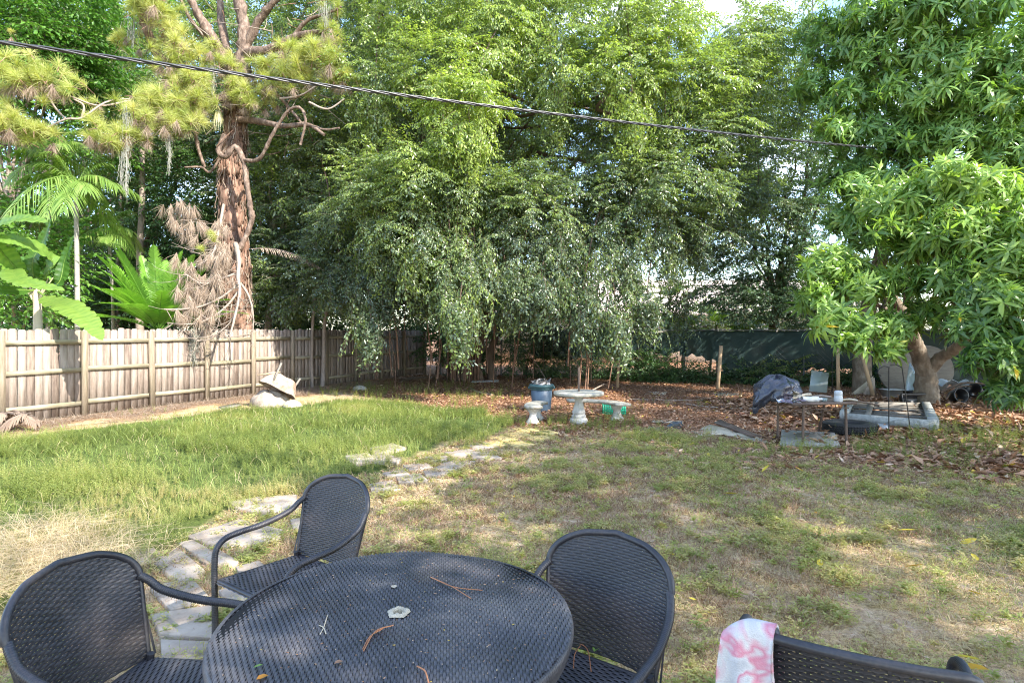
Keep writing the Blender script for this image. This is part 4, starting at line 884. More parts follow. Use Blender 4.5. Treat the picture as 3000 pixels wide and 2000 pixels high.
# areca palms beyond netting
for (px,Y,h,lab) in [(1900,24.2,3.2,'areca palm clump showing beyond the netting in the middle gap'),(2010,23.8,2.4,'smaller areca palm just right of the first one beyond the netting'),(2180,22,1.6,'low areca palm beyond the netting left of the mango')]:
    l_=np.array([(px-1500)/FPX*Y,Y,0.]); o=empty('areca_palm',tuple(l_),lab,'palm','areca palms beyond the netting'); g=Geo(); gt=Geo()
    for s_ in range(4):
        b=np.array([rng.normal(0,.35),rng.normal(0,.3),0]); hh=h*rng.uniform(.6,1.0); tube(gt,[b-[0,0,.1],b*1.1+[0,0,hh*.5],b*1.3+[0,0,hh]],.05,7)
        for k in range(8):
            a=k*2.4+s_; e=rng.uniform(.2,1.2); d=np.array([math.cos(a)*math.cos(e),math.sin(a)*math.cos(e),math.sin(e)])
            frond(g,b*1.3+[0,0,hh],d,rng.uniform(1.2,1.8),.5,26,.5,.04,ang=.9,t=.75,ldroop=.4)
    g.build('fronds',[M['palm'],M['palm']],o); gt.build('stem',M['palm_trunk'],o)
# banana
Yb=12.4; bl=np.array([(108-1500)/FPX*Yb,Yb,0.]); ban=empty('banana_plant',tuple(bl),'banana plant with broad drooping leaves over the left part of the fence','banana plant')
def banleaf(base,pts,wd,t):
    g=Geo(); p=catmull([np.array(q)-bl for q in pts],18); n=len(p); s=np.linspace(0,1,n); tg=nrm(np.gradient(p,axis=0))
    side=nrm(np.cross(tg,np.broadcast_to(nrm([.25,-.6,.8]),tg.shape))); up=np.cross(side,tg)
    prof=np.where(s<.14,.02,np.sin(np.clip((s-.13)/.87,0,1)**.75*math.pi)**.55)*wd/2
    cols=[]
    for q in np.linspace(-1,1,9):
        rip=.012*np.sin(s*90+q*3)*abs(q); jag=1-(.05*((s*13.7+q)%1.0)+.22*(np.sin(s*47+q)>.93)+.15*(np.sin(s*29+2)>.96))*(abs(q)>.7)*(s>.2)
        cols.append(p+side*(q*prof*jag)[:,None]+up*(abs(q)*prof*.28+rip)[:,None]-np.array([0,0,1.])*(abs(q)**2*prof*.25)[:,None])
    gridmesh(g,np.stack(cols,1),t=np.clip(t+.13*np.sin(s*170)[:,None]*np.ones(9)[None,:]+rng.normal(0,.05,(n,9))-.1*(np.arange(n)%5==0)[:,None],0,1).ravel()); tube(g,p-up*.008,np.linspace(.022,.005,n),5,0,t=1.0); return g.build('leaf',M['banana'],ban,smooth=True)
Bt=P(108,850,Yb)
for pts,wd,t in [([Bt,P(150,760,12.2),P(60,705,11.7),P(-40,700,11.4)],.5,.8),
  ([Bt,P(40,790,12),P(60,820,11.2),P(190,850,10.9)],.42,.85),
  ([Bt,P(150,880,12),P(200,895,11.6),P(260,940,11.2),P(300,995,10.9)],.5,.9),
  ([Bt,P(95,770,12.3),P(130,700,12.3),P(150,640,12.2),P(150,740,12.4)][:4],.34,.4),
  ([Bt,P(60,800,12.1),P(0,730,11.8),P(-20,670,11.6),P(60,640,11.5),P(140,650,11.4)],.55,.75),
  ([Bt,P(40,850,12),P(-30,850,11.6),P(-120,900,11.3)],.5,.3),([Bt,P(30,800,12.3),P(-40,790,12),P(-120,830,11.8)],.45,.4),
  ([Bt,P(170,830,12.4),P(190,760,12.5),P(215,690,12.5)],.26,.15)]:
    banleaf(None,pts,wd,t)
g=Geo(); tube(g,catmull([(0,0,-.1),(0,0,.8),(.02,0,1.8),tuple(Bt-bl)],6),np.linspace(.11,.07,19),10,0)
for k in range(9):
    a=rng.uniform(-.9,.9); tube(g,[Bt-bl-[0,0,.35],Bt-bl+[a*.15,-.03,-.1],Bt-bl+[a*.5,-.06,.25]],[.02,.018,.012],5,1,t=.9)
g.build('trunk',[M['tan'],M['airplant']],ban)
# dried hanging frond behind the pine
a=P(735,690+40,16.2); g=Geo(); frond(g,[0,0,0],[.95,0,.12],2.0,.42,34,.34,.035,ang=.9,t=.6,ldroop=.9)
g.build('dry_frond',[M['dryfrond'],M['dryfrond']],label='dried grey palm frond arching out right of the pine trunk',cat='dry frond').location=a
# dead frond heap at the foot of the fence
a=G(40,1262); g=Geo()
for k in range(11): frond(g,[rng.normal(0,.12),rng.normal(0,.1),.28],[rng.normal(0,1),rng.normal(-.3,.7),.3],rng.uniform(.3,.55),.6,16,.2,.04,ang=.7,t=.15,ldroop=1.1)
g.build('dead_frond_heap',[M['dryfrond'],M['dryfrond']],label='heap of shrivelled brown fronds at the foot of the fence, left edge',cat='dead fronds').location=a
a=G(1210,1118); g=Geo()
for k in range(7): frond(g,[rng.normal(0,.3),rng.normal(0,.15),.12],[rng.choice([-1,1])*1.,rng.normal(0,.4),.15],rng.uniform(.7,1.1),.3,22,.35,.03,ang=.8,t=.15,ldroop=.4)
g.build('dead_frond_heap',[M['dryfrond'],M['dryfrond']],label='flattened brown fronds lying by the far end of the board fence',cat='dead fronds').location=a

# ------------------------------------------------------------------ house beyond
hs=empty('house',(9,33,0),'pale house with light tiled roof glimpsed through the trees beyond the netting','house')
g=Geo(); box(g,(0,3,1.35),(22,7,2.7)); g.build('wall',M['stucco'],hs)
g=Geo()
n=40; 
for s in (-1,1):
    A_=np.zeros((80,14,3)); xx_=np.linspace(-11.6,11.6,80)
    for j in range(14):
        q=j/13; A_[:,j,0]=xx_; A_[:,j,1]=3+s*4.2*(1-q); A_[:,j,2]=2.6+2.1*q+.04*((j*2)%4>1)+.03*np.sin(xx_*14)
    gridmesh(g,A_,thick=.05)
g.build('roof',M['roof'],hs)
for x in (-7,-2.5,2,6.5):
    g=Geo(); box(g,(x,-.53,1.5),(1.5,.06,1.2)); f=g.build('window',M['whiteframe'],hs)
    g=Geo(); box(g,(x,-.57,1.5),(1.3,.02,1.0)); g.build('pane',M['blackplastic'],f)

# ------------------------------------------------------------------ overhead cable
def cab(t):
    t=np.asarray(t)[:,None]; a=np.array([-5.14,6.0,4.60]); b=np.array([10.8,15.0,6.16])
    return a+(b-a)*t-np.array([0,0,.42])*(t*(1-t))*1.0
g=Geo(); T=np.linspace(-.55,1.6,900); c=cab(T); tg=nrm(np.gradient(c,axis=0)); x=nrm(np.cross(tg,[0,0,1.])); y=np.cross(tg,x)
ph=T*2*math.pi*24
for k in range(3):
    a=ph+k*2.094; tube(g,c+x*(np.cos(a)*.0135)[:,None]+y*(np.sin(a)*.0135)[:,None],.0105,6)
tag(g.build('overhead_cable',M['cable'],smooth=True),'twisted black service cable sagging across the whole yard overhead','cable')

# ------------------------------------------------------------------ patio set
def weave(g,S,rows,ur,du,wd,amp,mat=0,keep=None,sub=3,t=.5):
    for k,v in enumerate(rows):
        u0,u1=ur(v)
        if u1-u0<du*.8: continue
        n=max(2,int((u1-u0)/(du/sub))); u=np.linspace(u0,u1,n+1)
        off=amp*np.cos(math.pi*(u/du+k))
        cols=[]
        for q,h in ((-.5,0),(0,.22*wd),(.5,0)):
            p_,n_=S(u,np.full_like(u,v+q*wd)); cols.append(p_+n_*(off+h)[:,None])
        A_=np.stack(cols,1)
        if keep is None: gridmesh(g,A_,mat,t)
        else:
            m=len(u); i,j=np.meshgrid(np.arange(m-1),np.arange(2),indexing='ij'); a=i*3+j
            F=np.stack([a,a+1,a+4,a+3],-1).reshape(-1,4); V=A_.reshape(-1,3); kk=keep(V[F].mean(1))
            g.add(V,F[kk],mat,t)
TB=np.array([-.395,2.08,0.]); TR=.60; TZ=.72
tbl=empty('patio_table',tuple(TB),'round black wicker patio table with a broken umbrella hole in the middle','table')
def St(u,v):
    r2=(u*u+v*v)/TR**2; an=np.arctan2(v,u)
    z=TZ-.012*r2**3+.006*np.sin(an*3+.6)*r2-.004*np.cos(u*14)*np.cos(v*9)
    a=.10; X=u*math.cos(a)-v*math.sin(a); Y_=u*math.sin(a)+v*math.cos(a)
    return np.stack([-Y_,X,z],-1),np.broadcast_to([0,0,1.],(len(u),3))
g=Geo(); rr=np.arange(-TR+.004,TR,.0092)
weave(g,St,rr,lambda v:(-math.sqrt(max(TR**2-v*v,0)),math.sqrt(max(TR**2-v*v,0))),.020,.0088,.0020,keep=lambda c:(c[:,0]**2+c[:,1]**2)>.034**2)
g.build('tabletop',M['wicker_top'],tbl,smooth=True)
g=Geo(); lathe(g,[(.03,TZ-.006),(TR-.03,TZ-.010),(TR-.004,TZ-.018),(TR-.03,TZ-.06),(.03,TZ-.05),(.03,TZ-.006)],sides=64); g.build('underlay',M['wicker_under'],tbl)
g=Geo()
n=330
for k in range(n):   # wrapped rim, one strand per short piece
    a0=k/n*6.2832; a1=a0+6.2832/n*.93; pr=[]
    for q in np.linspace(0,1,7):
        an=math.pi*.62*q-.15; pr.append((TR-.016+.022*math.sin(an+.2), TZ-.036+.026*math.cos(an)+(.002 if 0<q<1 else 0)))
    pr.append((TR-.006,TZ-.075))
    A_=np.array([[[r*math.cos(a),r*math.sin(a),z+.006*math.sin(a*3)] for r,z in pr] for a in (a0,(a0+a1)/2,a1)]); A_[1,:,:2]*=1.0022
    gridmesh(g,A_[:,::-1],t=rng.random())
g.build('rim',M['wicker_top'],tbl,smooth=True)
g=Geo(); n=26; A_=[]
for k in range(n+1):
    a=k/n*6.2832; j=1+.10*math.sin(a*5)+.06*math.sin(a*11)
    A_.append([[math.cos(a)*r*j,math.sin(a)*r*j,TZ+z] for r,z in ((.017,-.05),(.019,.004),(.023,.010+.003*math.sin(a*7)),(.033,.008+.002*math.sin(a*4)),(.038,.001))])
gridmesh(g,np.array(A_)[:, ::-1]); g.build('umbrella_ring',M['tan'],tbl,smooth=True)
for sx in (-1,1):
    for sy in (-1,1):
        g=Geo(); tube(g,catmull([(sx*.30,sy*.30,TZ-.05),(sx*.33,sy*.33,.35),(sx*.38,sy*.38,0.0)],8),.019,10); g.build('leg',M['wicker'],tbl,smooth=True)

def ringtube(g,pts,r,step=.0085,sides=10,amp=.0011):
    p=catmull(pts,10); seg=np.concatenate([[0],np.cumsum(np.linalg.norm(np.diff(p,axis=0),axis=1))]); n=int(seg[-1]/(step/3)); s=np.linspace(0,seg[-1],n)
    q=np.stack([np.interp(s,seg,p[:,i]) for i in range(3)],1); rad=r+amp*np.sign(np.arange(n)%3-.5)
    tube(g,q,rad,sides)
def make_chair(label,flat=False):
    ax=(lambda x,y,z:(x,y+(.07 if flat and y>-.1 else 0),z+(.035 if flat and z>.5 else 0)))
    o=empty('wicker_chair',(0,0,0),label,'chair','black wicker armchairs round the patio table')
    H=.44; hs_=.30 if not flat else .38
    def hw(v):
        if v<hs_: return .232+.035*v/hs_
        q=min(1,(v-hs_)/(H-hs_)); e=2.2 if not flat else 5
        return .267*max(0,1-q**e)**(1/e if not flat else .2)
    def S(u,v):
        y=-.205-.12*v/H-.055*(1-(u/.27)**2); z=.43+v
        p_=np.stack([u,y,z],-1); n_=np.stack([-.40*u/.27*1.0,np.ones_like(u),np.full_like(u,.27)],-1); return p_,nrm(n_)
    g=Geo(); rows=np.arange(0,H-.004,.0108)
    weave(g,S,rows,lambda v:(-hw(v),hw(v)),.026,.0108,.0026)
    for u in np.arange(-.26,.27,.026):   # upright stakes
        vt=max([v for v in rows if hw(v)>abs(u)] or [0]); vv=np.linspace(0,vt,16); cols=[]
        for q in (-.0045,.0045):
            p_,n_=S(np.full(16,u+q),vv); cols.append(p_-n_*.001)
        gridmesh(g,np.stack(cols,1))
    g.build('backrest',M['wicker'],o,smooth=True)
    # wrapped frame along the outline
    vs=np.concatenate([np.linspace(0,hs_,7),np.linspace(hs_,H-.0005,14)[1:]]); L_=[]; 
    for s in (-1,1):
        q=[S(np.array([s*(hw(v)+.004)]),np.array([v]))[0][0] for v in vs]; L_.append(q)
    g=Geo(); path=L_[0]+[S(np.array([0.]),np.array([H+.004]))[0][0]]+L_[1][::-1]
    pp=np.array(path); tube(g,catmull(pp[6:-6],4),.0135,10); tube(g,catmull(pp[:7],4),.009,8); tube(g,catmull(pp[-7:],4),.009,8)
    g.build('back_frame',M['wicker'],o,smooth=True)
    for s in (-1,1):
        g=Geo(); st_=S(np.array([s*.268]),np.array([hs_-.01]))[0][0]
        ringtube(g,[st_+[-s*.004,0,.012],st_+[s*.012,.03,-.012],ax(s*.295,-.20,.665),ax(s*.315,-.06,.628),ax(s*.322,.08,.618),ax(s*.318,.165,.606),ax(s*.310,.215,.565),ax(s*.304,.228,.49),ax(s*.295,.232,.38),ax(s*.285,.235,.18),ax(s*.28,.24,.0)],.0155)
        a_=g.build('arm',M['wicker'],o,smooth=True)
        g=Geo(); tube(g,[(s*.225,-.20,.45),(s*.24,-.24,.2),(s*.25,-.28,0)],.0135,10); g.build('leg',M['wicker'],o,smooth=True)
    def Ss(u,v):
        e=np.maximum(np.abs(u)/.275,np.abs(v)/.235); z=.425+.004-.018*np.clip(e-.80,0,1)*5*np.clip(e-.80,0,1)*5-.012*(1-e)
        return np.stack([u,v,z],-1),np.broadcast_to([0,0,1.],(len(u),3))
    g=Geo()
    weave(g,Ss,np.arange(-.225,.235,.0112),lambda v:(-.235-.03*(v+.235)/.47,.235+.03*(v+.235)/.47),.024,.0104,.0022)
    g.build('seat',M['wicker_top'],o,smooth=True)
    g=Geo(); box(g,(0,0,.405),(.47,.44,.02)); g.build('seat_underlay',M['wicker_under'],o)
    g=Geo()
    ring=[(-.235,-.225,.414),(.235,-.225,.414),(.265,.225,.414),(-.265,.225,.414)]
    for k in range(4): tube(g,[ring[k],ring[(k+1)%4]],.013,8)
    for k in (1,3): tube(g,[(ring[k][0],ring[k][1],.35),(ring[k][0]*1.05,-ring[k][1],.35)],.008,6) if False else None
    g.build('seat_frame',M['wicker'],o,smooth=True); return o
def face(o,x,y,d): o.location=(x,y,0); o.rotation_euler=(0,0,math.atan2(d[1],d[0])-math.pi/2)
ch=make_chair('black wicker armchair facing right at the left edge of the patio table')
face(ch,-1.24,2.07,(.985,-.15))
c2=copy_tree(ch); c2['label']='black wicker armchair standing farthest out, behind the patio table on the paver path'; face(c2,-1.16,3.10,(-.58,-.81))
c3=copy_tree(ch); c3['label']='black wicker armchair drawn up to the table with a green leaf on its seat'; face(c3,.20,2.14,(-.60,-.80))
c4=make_chair('black wicker armchair nearest the bottom edge with a towel over one corner',flat=True); face(c4,1.04,1.85,(.46,.89))

# towel over the left corner of the nearest chair
g=Geo(); nu,nv=30,46; A_=np.zeros((nu,nv,3))
for i in range(nu):
    u=-.318+.135*i/(nu-1)
    for j in range(nv):
        s=j/(nv-1)*2-1; h=.33
        corner=.035*(max(0,(-.235-u)/.07))**2
        yt=-.335-.02*(u+.27); zt=.895-corner
        if abs(s)<.12: a=s/.12*math.pi/2; y=yt+.026*math.sin(a); z=zt+.03*math.cos(a)-.03
        else:
            q=(abs(s)-.12)/.88*h; y=yt+math.copysign(.026+.03*q+(.02*q if s>0 else .03*q),s)+ (.09*q if s>0 else 0); z=zt-.03-q
        y+=.016*math.sin(u*75+s*4)*min(1,abs(s)*1.6)+.008*math.sin(u*140+s*9)*abs(s); x=u+.012*math.sin(s*5)+(-.02*abs(s) if i<nu/2 else .015*abs(s))
        A_[i,j]=(x,y,z)
gridmesh(g,A_,thick=.009); tw=g.build('towel',M['towel'],smooth=True,label='white and grey towel with pink swirls draped over the corner of the nearest chair',cat='towel')
tw.location=c4.location; tw.rotation_euler=c4.rotation_euler

# debris on the table and chair
def curve_thing(name,pts,r,mat,label,cat,group=None,extra=()):
    g=Geo(); o=np.array(pts[0],float)
    for q in [pts]+list(extra): tube(g,catmull(np.array(q)-o,6),r,5,cap=True)
    ob=g.build(name,mat,label=label,cat=cat,group=group); ob.location=o
TZ2=TZ+.008
def tp_(px,py,z=TZ2): return tuple(G(px,py,z))
M['pinetwig']=noisemat('reddish_dry_needle',[(.30,.12,.06),(.48,.24,.13)],scale=20,bump=0)
curve_thing('pine_needle',[tp_(1262,1690),tp_(1320,1715,TZ2+.004),tp_(1380,1752)],.0019,M['pinetwig'],'forked red-brown pine needle lying right of the umbrella hole','pine needle',extra=[[tp_(1262,1690),tp_(1330,1718,TZ2+.006),tp_(1414,1728)]])
curve_thing('pine_needle',[tp_(1153,1830),tp_(1100,1848,TZ2+.006),tp_(1065,1905)],.0021,M['pinetwig'],'curved tan pine needle lying just below the umbrella hole','pine needle',extra=[[tp_(1125,1838),tp_(1085,1862),tp_(1063,1900)]])
curve_thing('pine_needle',[tp_(1222,1950),tp_(1245,1965,TZ2+.006),tp_(1256,2000)],.0024,M['pinetwig'],'thick curved pine needle at the bottom edge of the tabletop','pine needle')
curve_thing('pine_needle',[tp_(1685,1878,.44),tp_(1720,1900,.445),tp_(1732,1965,.44)],.0019,M['pinetwig'],'forked pine needle lying on the seat of the right chair','pine needle',extra=[[tp_(1700,1890,.44),tp_(1684,1915,.445),tp_(1680,1955,.44)]])
curve_thing('plant_sprig',[tp_(935,1830),tp_(948,1838),tp_(955,1855)],.0018,M['tan'],'small pale forked stem on the left part of the tabletop','stem',extra=[[tp_(948,1838),tp_(960,1800)],[tp_(948,1838),tp_(938,1856)]])
def leaf_thing(px,py,z,l,ang,mat,label,t=.5,curl=.35,name='fallen_leaf',wd=.5):
    v,q,tr_=leaf8(1,wd,.10,curl); v=v.copy(); v[:,2]+=.02; 
    v[:,2]+=curl*v[:,1]**2*1.1
    g=Geo(); vv=(v*l)@rotz(ang).T; g.add(vv,q,0,t); k=g.n-8; g.F.append((tr_+k,0)); o=g.build(name,mat,label=label,cat='leaf'); o.location=G(px,py,z)
M['greenleaf']=leafmat('fresh_leaf',[(.16,.30,.06),(.30,.45,.12)],trans=.3)
leaf_thing(1155,1722,TZ2,.028,.3,M['tan'],'curled cream leaf scrap just above the umbrella hole',wd=.8)
leaf_thing(750,1990,TZ2,.035,-.9,M['yellow_leaf'],'orange leaf at the bottom left of the tabletop',t=1,wd=.6)
leaf_thing(1005,1935,TZ2,.028,2.2,M['litter'],'small curled brown leaf left of the bottom needle',t=.4,wd=.6)
leaf_thing(742,1955,TZ2,.028,-1.0,M['greenleaf'],'small green leaf on the left of the tabletop',wd=.4)
leaf_thing(1752,1890,.44,.055,2.7,M['greenleaf'],'green leaf on the seat of the right chair',wd=.5)
g=Geo()
for k in range(420):
    a=rng.uniform(0,6.28); r_=TR*.95*math.sqrt(rng.random()); l=rng.uniform(.001,.0035)
    box(g,(math.cos(a)*r_,math.sin(a)*r_,TZ+.006-.012*(r_/TR)**6),(l*rng.uniform(1,3),l,.001),rotz(rng.uniform(0,3)),t=rng.random())
tag(g.build('crumbs',M['litter']),kind='stuff').location=TB

# ------------------------------------------------------------------ pavers
def paver(pxs,mat,label,group,z=.03):
    c=np.mean([G(*q) for q in pxs],axis=0); g=Geo(); b=np.array([G(*q)-c for q in pxs]); n=len(b)
    ctr=b.mean(0); inn=ctr+(b-ctr)*.96
    j=rng.normal(0,.004,n)
    V=np.vstack([b+[0,0,-.03],b+[0,0,z-.006],inn+[0,0,z]]); V[n*2:,2]+=j*.5
    F=[[i,(i+1)%n,(i+1)%n+n,i+n] for i in range(n)]+[[i+n,(i+1)%n+n,(i+1)%n+2*n,i+2*n] for i in range(n)]
    g.add(V,F); g.F.append((np.array([list(range(2*n,3*n))]),0))
    o=g.build('paver',mat,label=label,cat='paver',group=group); o.location=c*[1,1,0]
LG='weathered grey paver in the overgrown stepping path'; GG='grey pavers of the stepping path'
grey=[[(1080,1318),(1150,1302),(1190,1315),(1110,1335)],[(1010,1340),(1080,1330),(1100,1352),(1040,1366)],[(1100,1330),(1180,1345),(1160,1362),(1070,1352)],
 [(1360,1308),(1420,1300),(1460,1312),(1395,1322)],[(1300,1330),(1375,1320),(1415,1332),(1330,1342)],[(1375,1330),(1440,1330),(1470,1345),(1390,1352)],[(1245,1345),(1310,1340),(1340,1350),(1270,1358)],
 [(1335,1350),(1400,1356),(1370,1368),(1300,1362)],[(1180,1368),(1250,1362),(1270,1374),(1200,1384)],[(1240,1385),(1310,1378),(1330,1390),(1250,1402)],[(1300,1360),(1370,1366),(1330,1386),(1270,1378)],
 [(1160,1400),(1230,1392),(1255,1412),(1170,1422)],[(1080,1425),(1150,1412),(1175,1440),(1090,1448)],[(1120,1390),(1180,1382),(1200,1394),(1140,1402)],
 [(670,1478),(760,1462),(870,1455),(875,1500),(760,1508),(690,1495)],[(540,1580),(700,1528),(830,1560),(810,1598),(650,1612)],
 [(520,1600),(560,1588),(680,1650),(630,1665)],[(450,1660),(520,1612),(600,1680),(540,1720)],[(690,1670),(760,1650),(800,1690),(720,1720)],[(440,1730),(560,1700),(620,1765),(500,1800)],[(440,1810),(640,1780),(620,1880),(470,1870)],[(470,1885),(620,1890),(600,1990),(480,1980)],[(560,1620),(640,1618),(700,1655),(690,1665)],[(850,1530),(905,1520),(920,1545),(860,1555)],[(380,1640),(450,1612),(480,1640),(400,1670)],[(640,1740),(740,1715),(790,1760),(690,1800)]]
special={14:'large rounded stone slab just behind the second chair',15:'largest cracked grey slab beside the arm of the second chair',20:'grey slab between the left chair and the table leg',21:'grey slab at the foot of the left chair seat'}
for i,p_ in enumerate(grey): paver(p_,M['paver'],special.get(i,LG),GG)
LY='faded yellow square paver at the far end of the path'; GY='yellow pavers of the stepping path'
for p_ in [[(1500,1262),(1545,1254),(1580,1264),(1530,1272)],[(1475,1274),(1530,1268),(1560,1280),(1500,1286)],[(1570,1268),(1605,1262),(1640,1272),(1600,1280)],[(1540,1286),(1590,1278),(1625,1290),(1570,1297)],[(1425,1286),(1480,1280),(1520,1291),(1460,1300)],[(1400,1302),(1450,1296),(1490,1306),(1430,1314)],[(1480,1300),(1530,1296),(1570,1306),(1510,1314)]]: paver(p_,M['paver_y'],LY,GY)

# ------------------------------------------------------------------ concrete table, benches
CT=np.array([1.24,11.1,0.])
ct=empty('concrete_table',tuple(CT),'round lichened concrete garden table on a fluted white pedestal','table')
g=Geo(); lathe(g,[(.001,.585),(.44,.583),(.462,.578),(.468,.56),(.465,.525),(.44,.515),(.001,.515)],sides=56); g.build('tabletop',M['concrete'],ct)
g=Geo(); z0=[(.165,0),(.165,.06),(.155,.085),(.12,.09),(.13,.11),(.135,.13),(.125,.15),(.105,.155),(.115,.175),(.125,.19),(.115,.22),(.085,.30),(.068,.38),(.075,.45),(.09,.52)]
lathe(g,z0,sides=48,flute=[0,0,0,0,0,0,0,0,0,0,.03,.06,.06,.05,.02]); g.build('pedestal',M['concrete_white'],ct)
g=Geo(); tube(g,[(0,0,.585),(.005,0,.8),(0.0,0,1.03)],.022,10); g.build('umbrella_pole',M['rust']).parent=ct
def bench(a0,a1,label,r=.86):
    am=(a0+a1)/2; c=CT+np.array([math.cos(am)*r,math.sin(am)*r,0]); o=empty('concrete_bench',tuple(c),label,'bench','curved concrete benches round the garden table')
    g=Geo(); aa=np.linspace(a0,a1,14); w_=.15
    def pt(a,rr,z): return CT+np.array([math.cos(a)*rr,math.sin(a)*rr,z])-c
    ring=[(r-w_,.29),(r+w_,.29),(r+w_+.004,.325),(r+w_-.01,.34),(r-w_+.01,.34),(r-w_-.004,.325)]
    V=np.array([[pt(a,rr,z) for rr,z in ring] for a in aa]); m=6
    F=[[i*m+j,i*m+(j+1)%m,(i+1)*m+(j+1)%m,(i+1)*m+j] for i in range(13) for j in range(m)]; g.add(V.reshape(-1,3),F)
    e=13*m; g.F.append((np.array([[0,5,4,3],[0,3,2,1],[e,e+1,e+2,e+3],[e,e+3,e+4,e+5]]),0)); g.build('seat',M['concrete'],o)
    for q in (.2,.8):
        a=a0+(a1-a0)*q; g=Geo(); rad=np.array([math.cos(a),math.sin(a),0]); tan=np.array([-math.sin(a),math.cos(a),0])
        prof=[(.12,0),(.12,.03),(.085,.07),(.055,.14),(.06,.19),(.095,.24),(.115,.29)]
        V=[]; 
        for hw_,z in prof:
            for s1,s2 in ((-1,-1),(1,-1),(1,1),(-1,1)): V.append(CT+rad*(r+s1*hw_)+tan*s2*(.045+.02*(z<.04))+[0,0,z]-c)
        F=[[i*4+j,i*4+(j+1)%4,(i+1)*4+(j+1)%4,(i+1)*4+j] for i in range(6) for j in range(4)]
        g.add(np.array(V),F); g.build('leg',M['concrete_white'],o)
bench(R(140),R(197),'curved concrete bench in front of the blue bin, left of the round table')
bench(R(8),R(98),'curved concrete bench behind the round table by the green crate')

# bin
BL_=np.array([.63,12.75,0]); bn=empty('rubbish_bin',tuple(BL_),'blue-grey round rubbish bin stuffed with crumpled paper bags behind the concrete bench','bin')
g=Geo(); lathe(g,[(.18,0),(.195,.02),(.235,.53),(.225,.53),(.19,.03)],sides=36); g.build('body',M['bluebin'],bn,smooth=True)
g=Geo(); lathe(g,[(.236,.50),(.258,.50),(.262,.56),(.245,.575),(.222,.57),(.222,.52)],sides=36); lathe(g,[(.233,.46),(.243,.46),(.245,.50),(.236,.50)],sides=36); g.build('rim',M['bluerim'],bn,smooth=True)
for s in (-1,1):
    g=Geo(); box(g,(s*.262,-.0,.50),(.04,.12,.05),jit=.002); g.build('handle',M['bluerim'],bn)
g=Geo()
for k in range(14):
    a=rng.uniform(0,6.28); c=np.array([math.cos(a)*rng.uniform(0,.13),math.sin(a)*rng.uniform(0,.13),rng.uniform(.54,.63)])
    v=rng.normal(0,.055,(5,5,3))*[.6,.6,.5]; ii,jj=np.meshgrid(np.linspace(-.1,.1,5),np.linspace(-.09,.09,5),indexing='ij')
    v[...,0]+=ii; v[...,1]+=jj; v=v@(rotz(a)@rotx(rng.uniform(-1,1))).T+c; gridmesh(g,v,thick=.003)
tag(g.build('paper_bags',M['paper']),'crumpled greyish paper bags sticking out of the blue bin','rubbish').location=BL_
# green crate
cr_=np.array([2.10,12.3,0]); g=Geo(); W,D_,Hh=.46,.32,.21
for s in (-1,1):
    for z in np.linspace(.012,Hh-.012,7):
        box(g,(0,s*D_/2,z),(W,.012,.016)); box(g,(s*W/2,0,z),(.012,D_-.013,.016))
    for x in np.linspace(-W/2+.012,W/2-.012,13): box(g,(x,s*(D_/2+.003),Hh/2),(.012,.012,Hh-.002))
    for y in np.linspace(-D_/2+.025,D_/2-.025,8): box(g,(s*(W/2+.003),y,Hh/2),(.012,.012,Hh-.002))
for x in np.linspace(-W/2+.02,W/2-.02,12): box(g,(x,0,.006),(.014,D_-.02,.008))
o=g.build('green_crate',M['greencrate'],label='green slatted plastic crate on the leaves behind the right bench',cat='crate'); o.location=cr_; o.rotation_euler=(0,0,-.15)

# ------------------------------------------------------------------ folding table and what is on it
FT=np.array([4.55,9.15,0.]); ft=empty('folding_table',tuple(FT),'battered brown folding table with thin metal legs standing over a plywood board','table')
cs=np.array([(4.05,8.62),(5.08,8.80),(5.10,9.85),(4.02,9.55)])-FT[:2]
g=Geo(); V=[[x,y,.625] for x,y in cs]+[[x,y,.655] for x,y in cs]; g.add(V,BOXF); g.build('tabletop',M['rust'],ft)
for (px,py,k) in [(2352,1310,0),(2480,1303,1),(2397,1268,2),(2278,1287,3)]:
    b=G(px,py)-FT; b=np.array([np.clip(b[0],cs[0][0]+.05,cs[1][0]-.03),b[1],0]) if k in (0,1) else b; t_=np.array([b[0]*.97,min(max(b[1],-.42),.55),.63]); g=Geo(); tube(g,[b,t_],.02,8); g.build('leg',M['rust'],ft,smooth=True)
g=Geo(); tube(g,[(cs[0][0]*.85,cs[0][1]*.8,.55),(cs[1][0]*.85,cs[1][1]*.8,.56)],.008,6); g.build('brace',M['rust'],ft)
g=Geo(); tube(g,[(cs[3][0]*.85,cs[3][1]*.8,.53),(cs[2][0]*.85,cs[2][1]*.8,.53)],.012,6); g.build('brace',M['rust'],ft)
# bag
g=Geo(); bc=np.array([3.98,9.0,.66]); nu,nv=44,26
A_=np.zeros((nu,nv,3))
for i in range(nu):
    a=i/(nu-1)*2*math.pi
    for j in range(nv):
        ph=j/(nv-1)*math.pi; r=1+.10*math.sin(a*5+ph*2)+.07*math.sin(a*11+ph*5)+.05*math.sin(ph*9+a*2)
        x=.33*r*math.sin(ph)*math.cos(a); y=.28*r*math.sin(ph)*math.sin(a); z=.20*r*math.cos(ph)
        z=z+.16 if z>-.12 else .04+z*.25
        if x<-.12 : z-= (abs(x)-.12)*.9*(1 if z<.25 else .5)
        A_[i,j]=(x,y,z)
gridmesh(g,A_[:, ::-1]); 
tube(g,catmull([(-.22,-.02,.14),(-.30,-.03,.0),(-.325,-.03,-.14),(-.33,-.02,-.2)],4),[.07,.07,.07,.06,.06,.05,.05,.045,.04,.04,.035,.03,.02],8,rough=.25)
tag(g.build('rubbish_bag',M['bag'],smooth=True),'shiny dark bin bag slumped over the left end of the folding table','bag').location=bc
g=Geo()
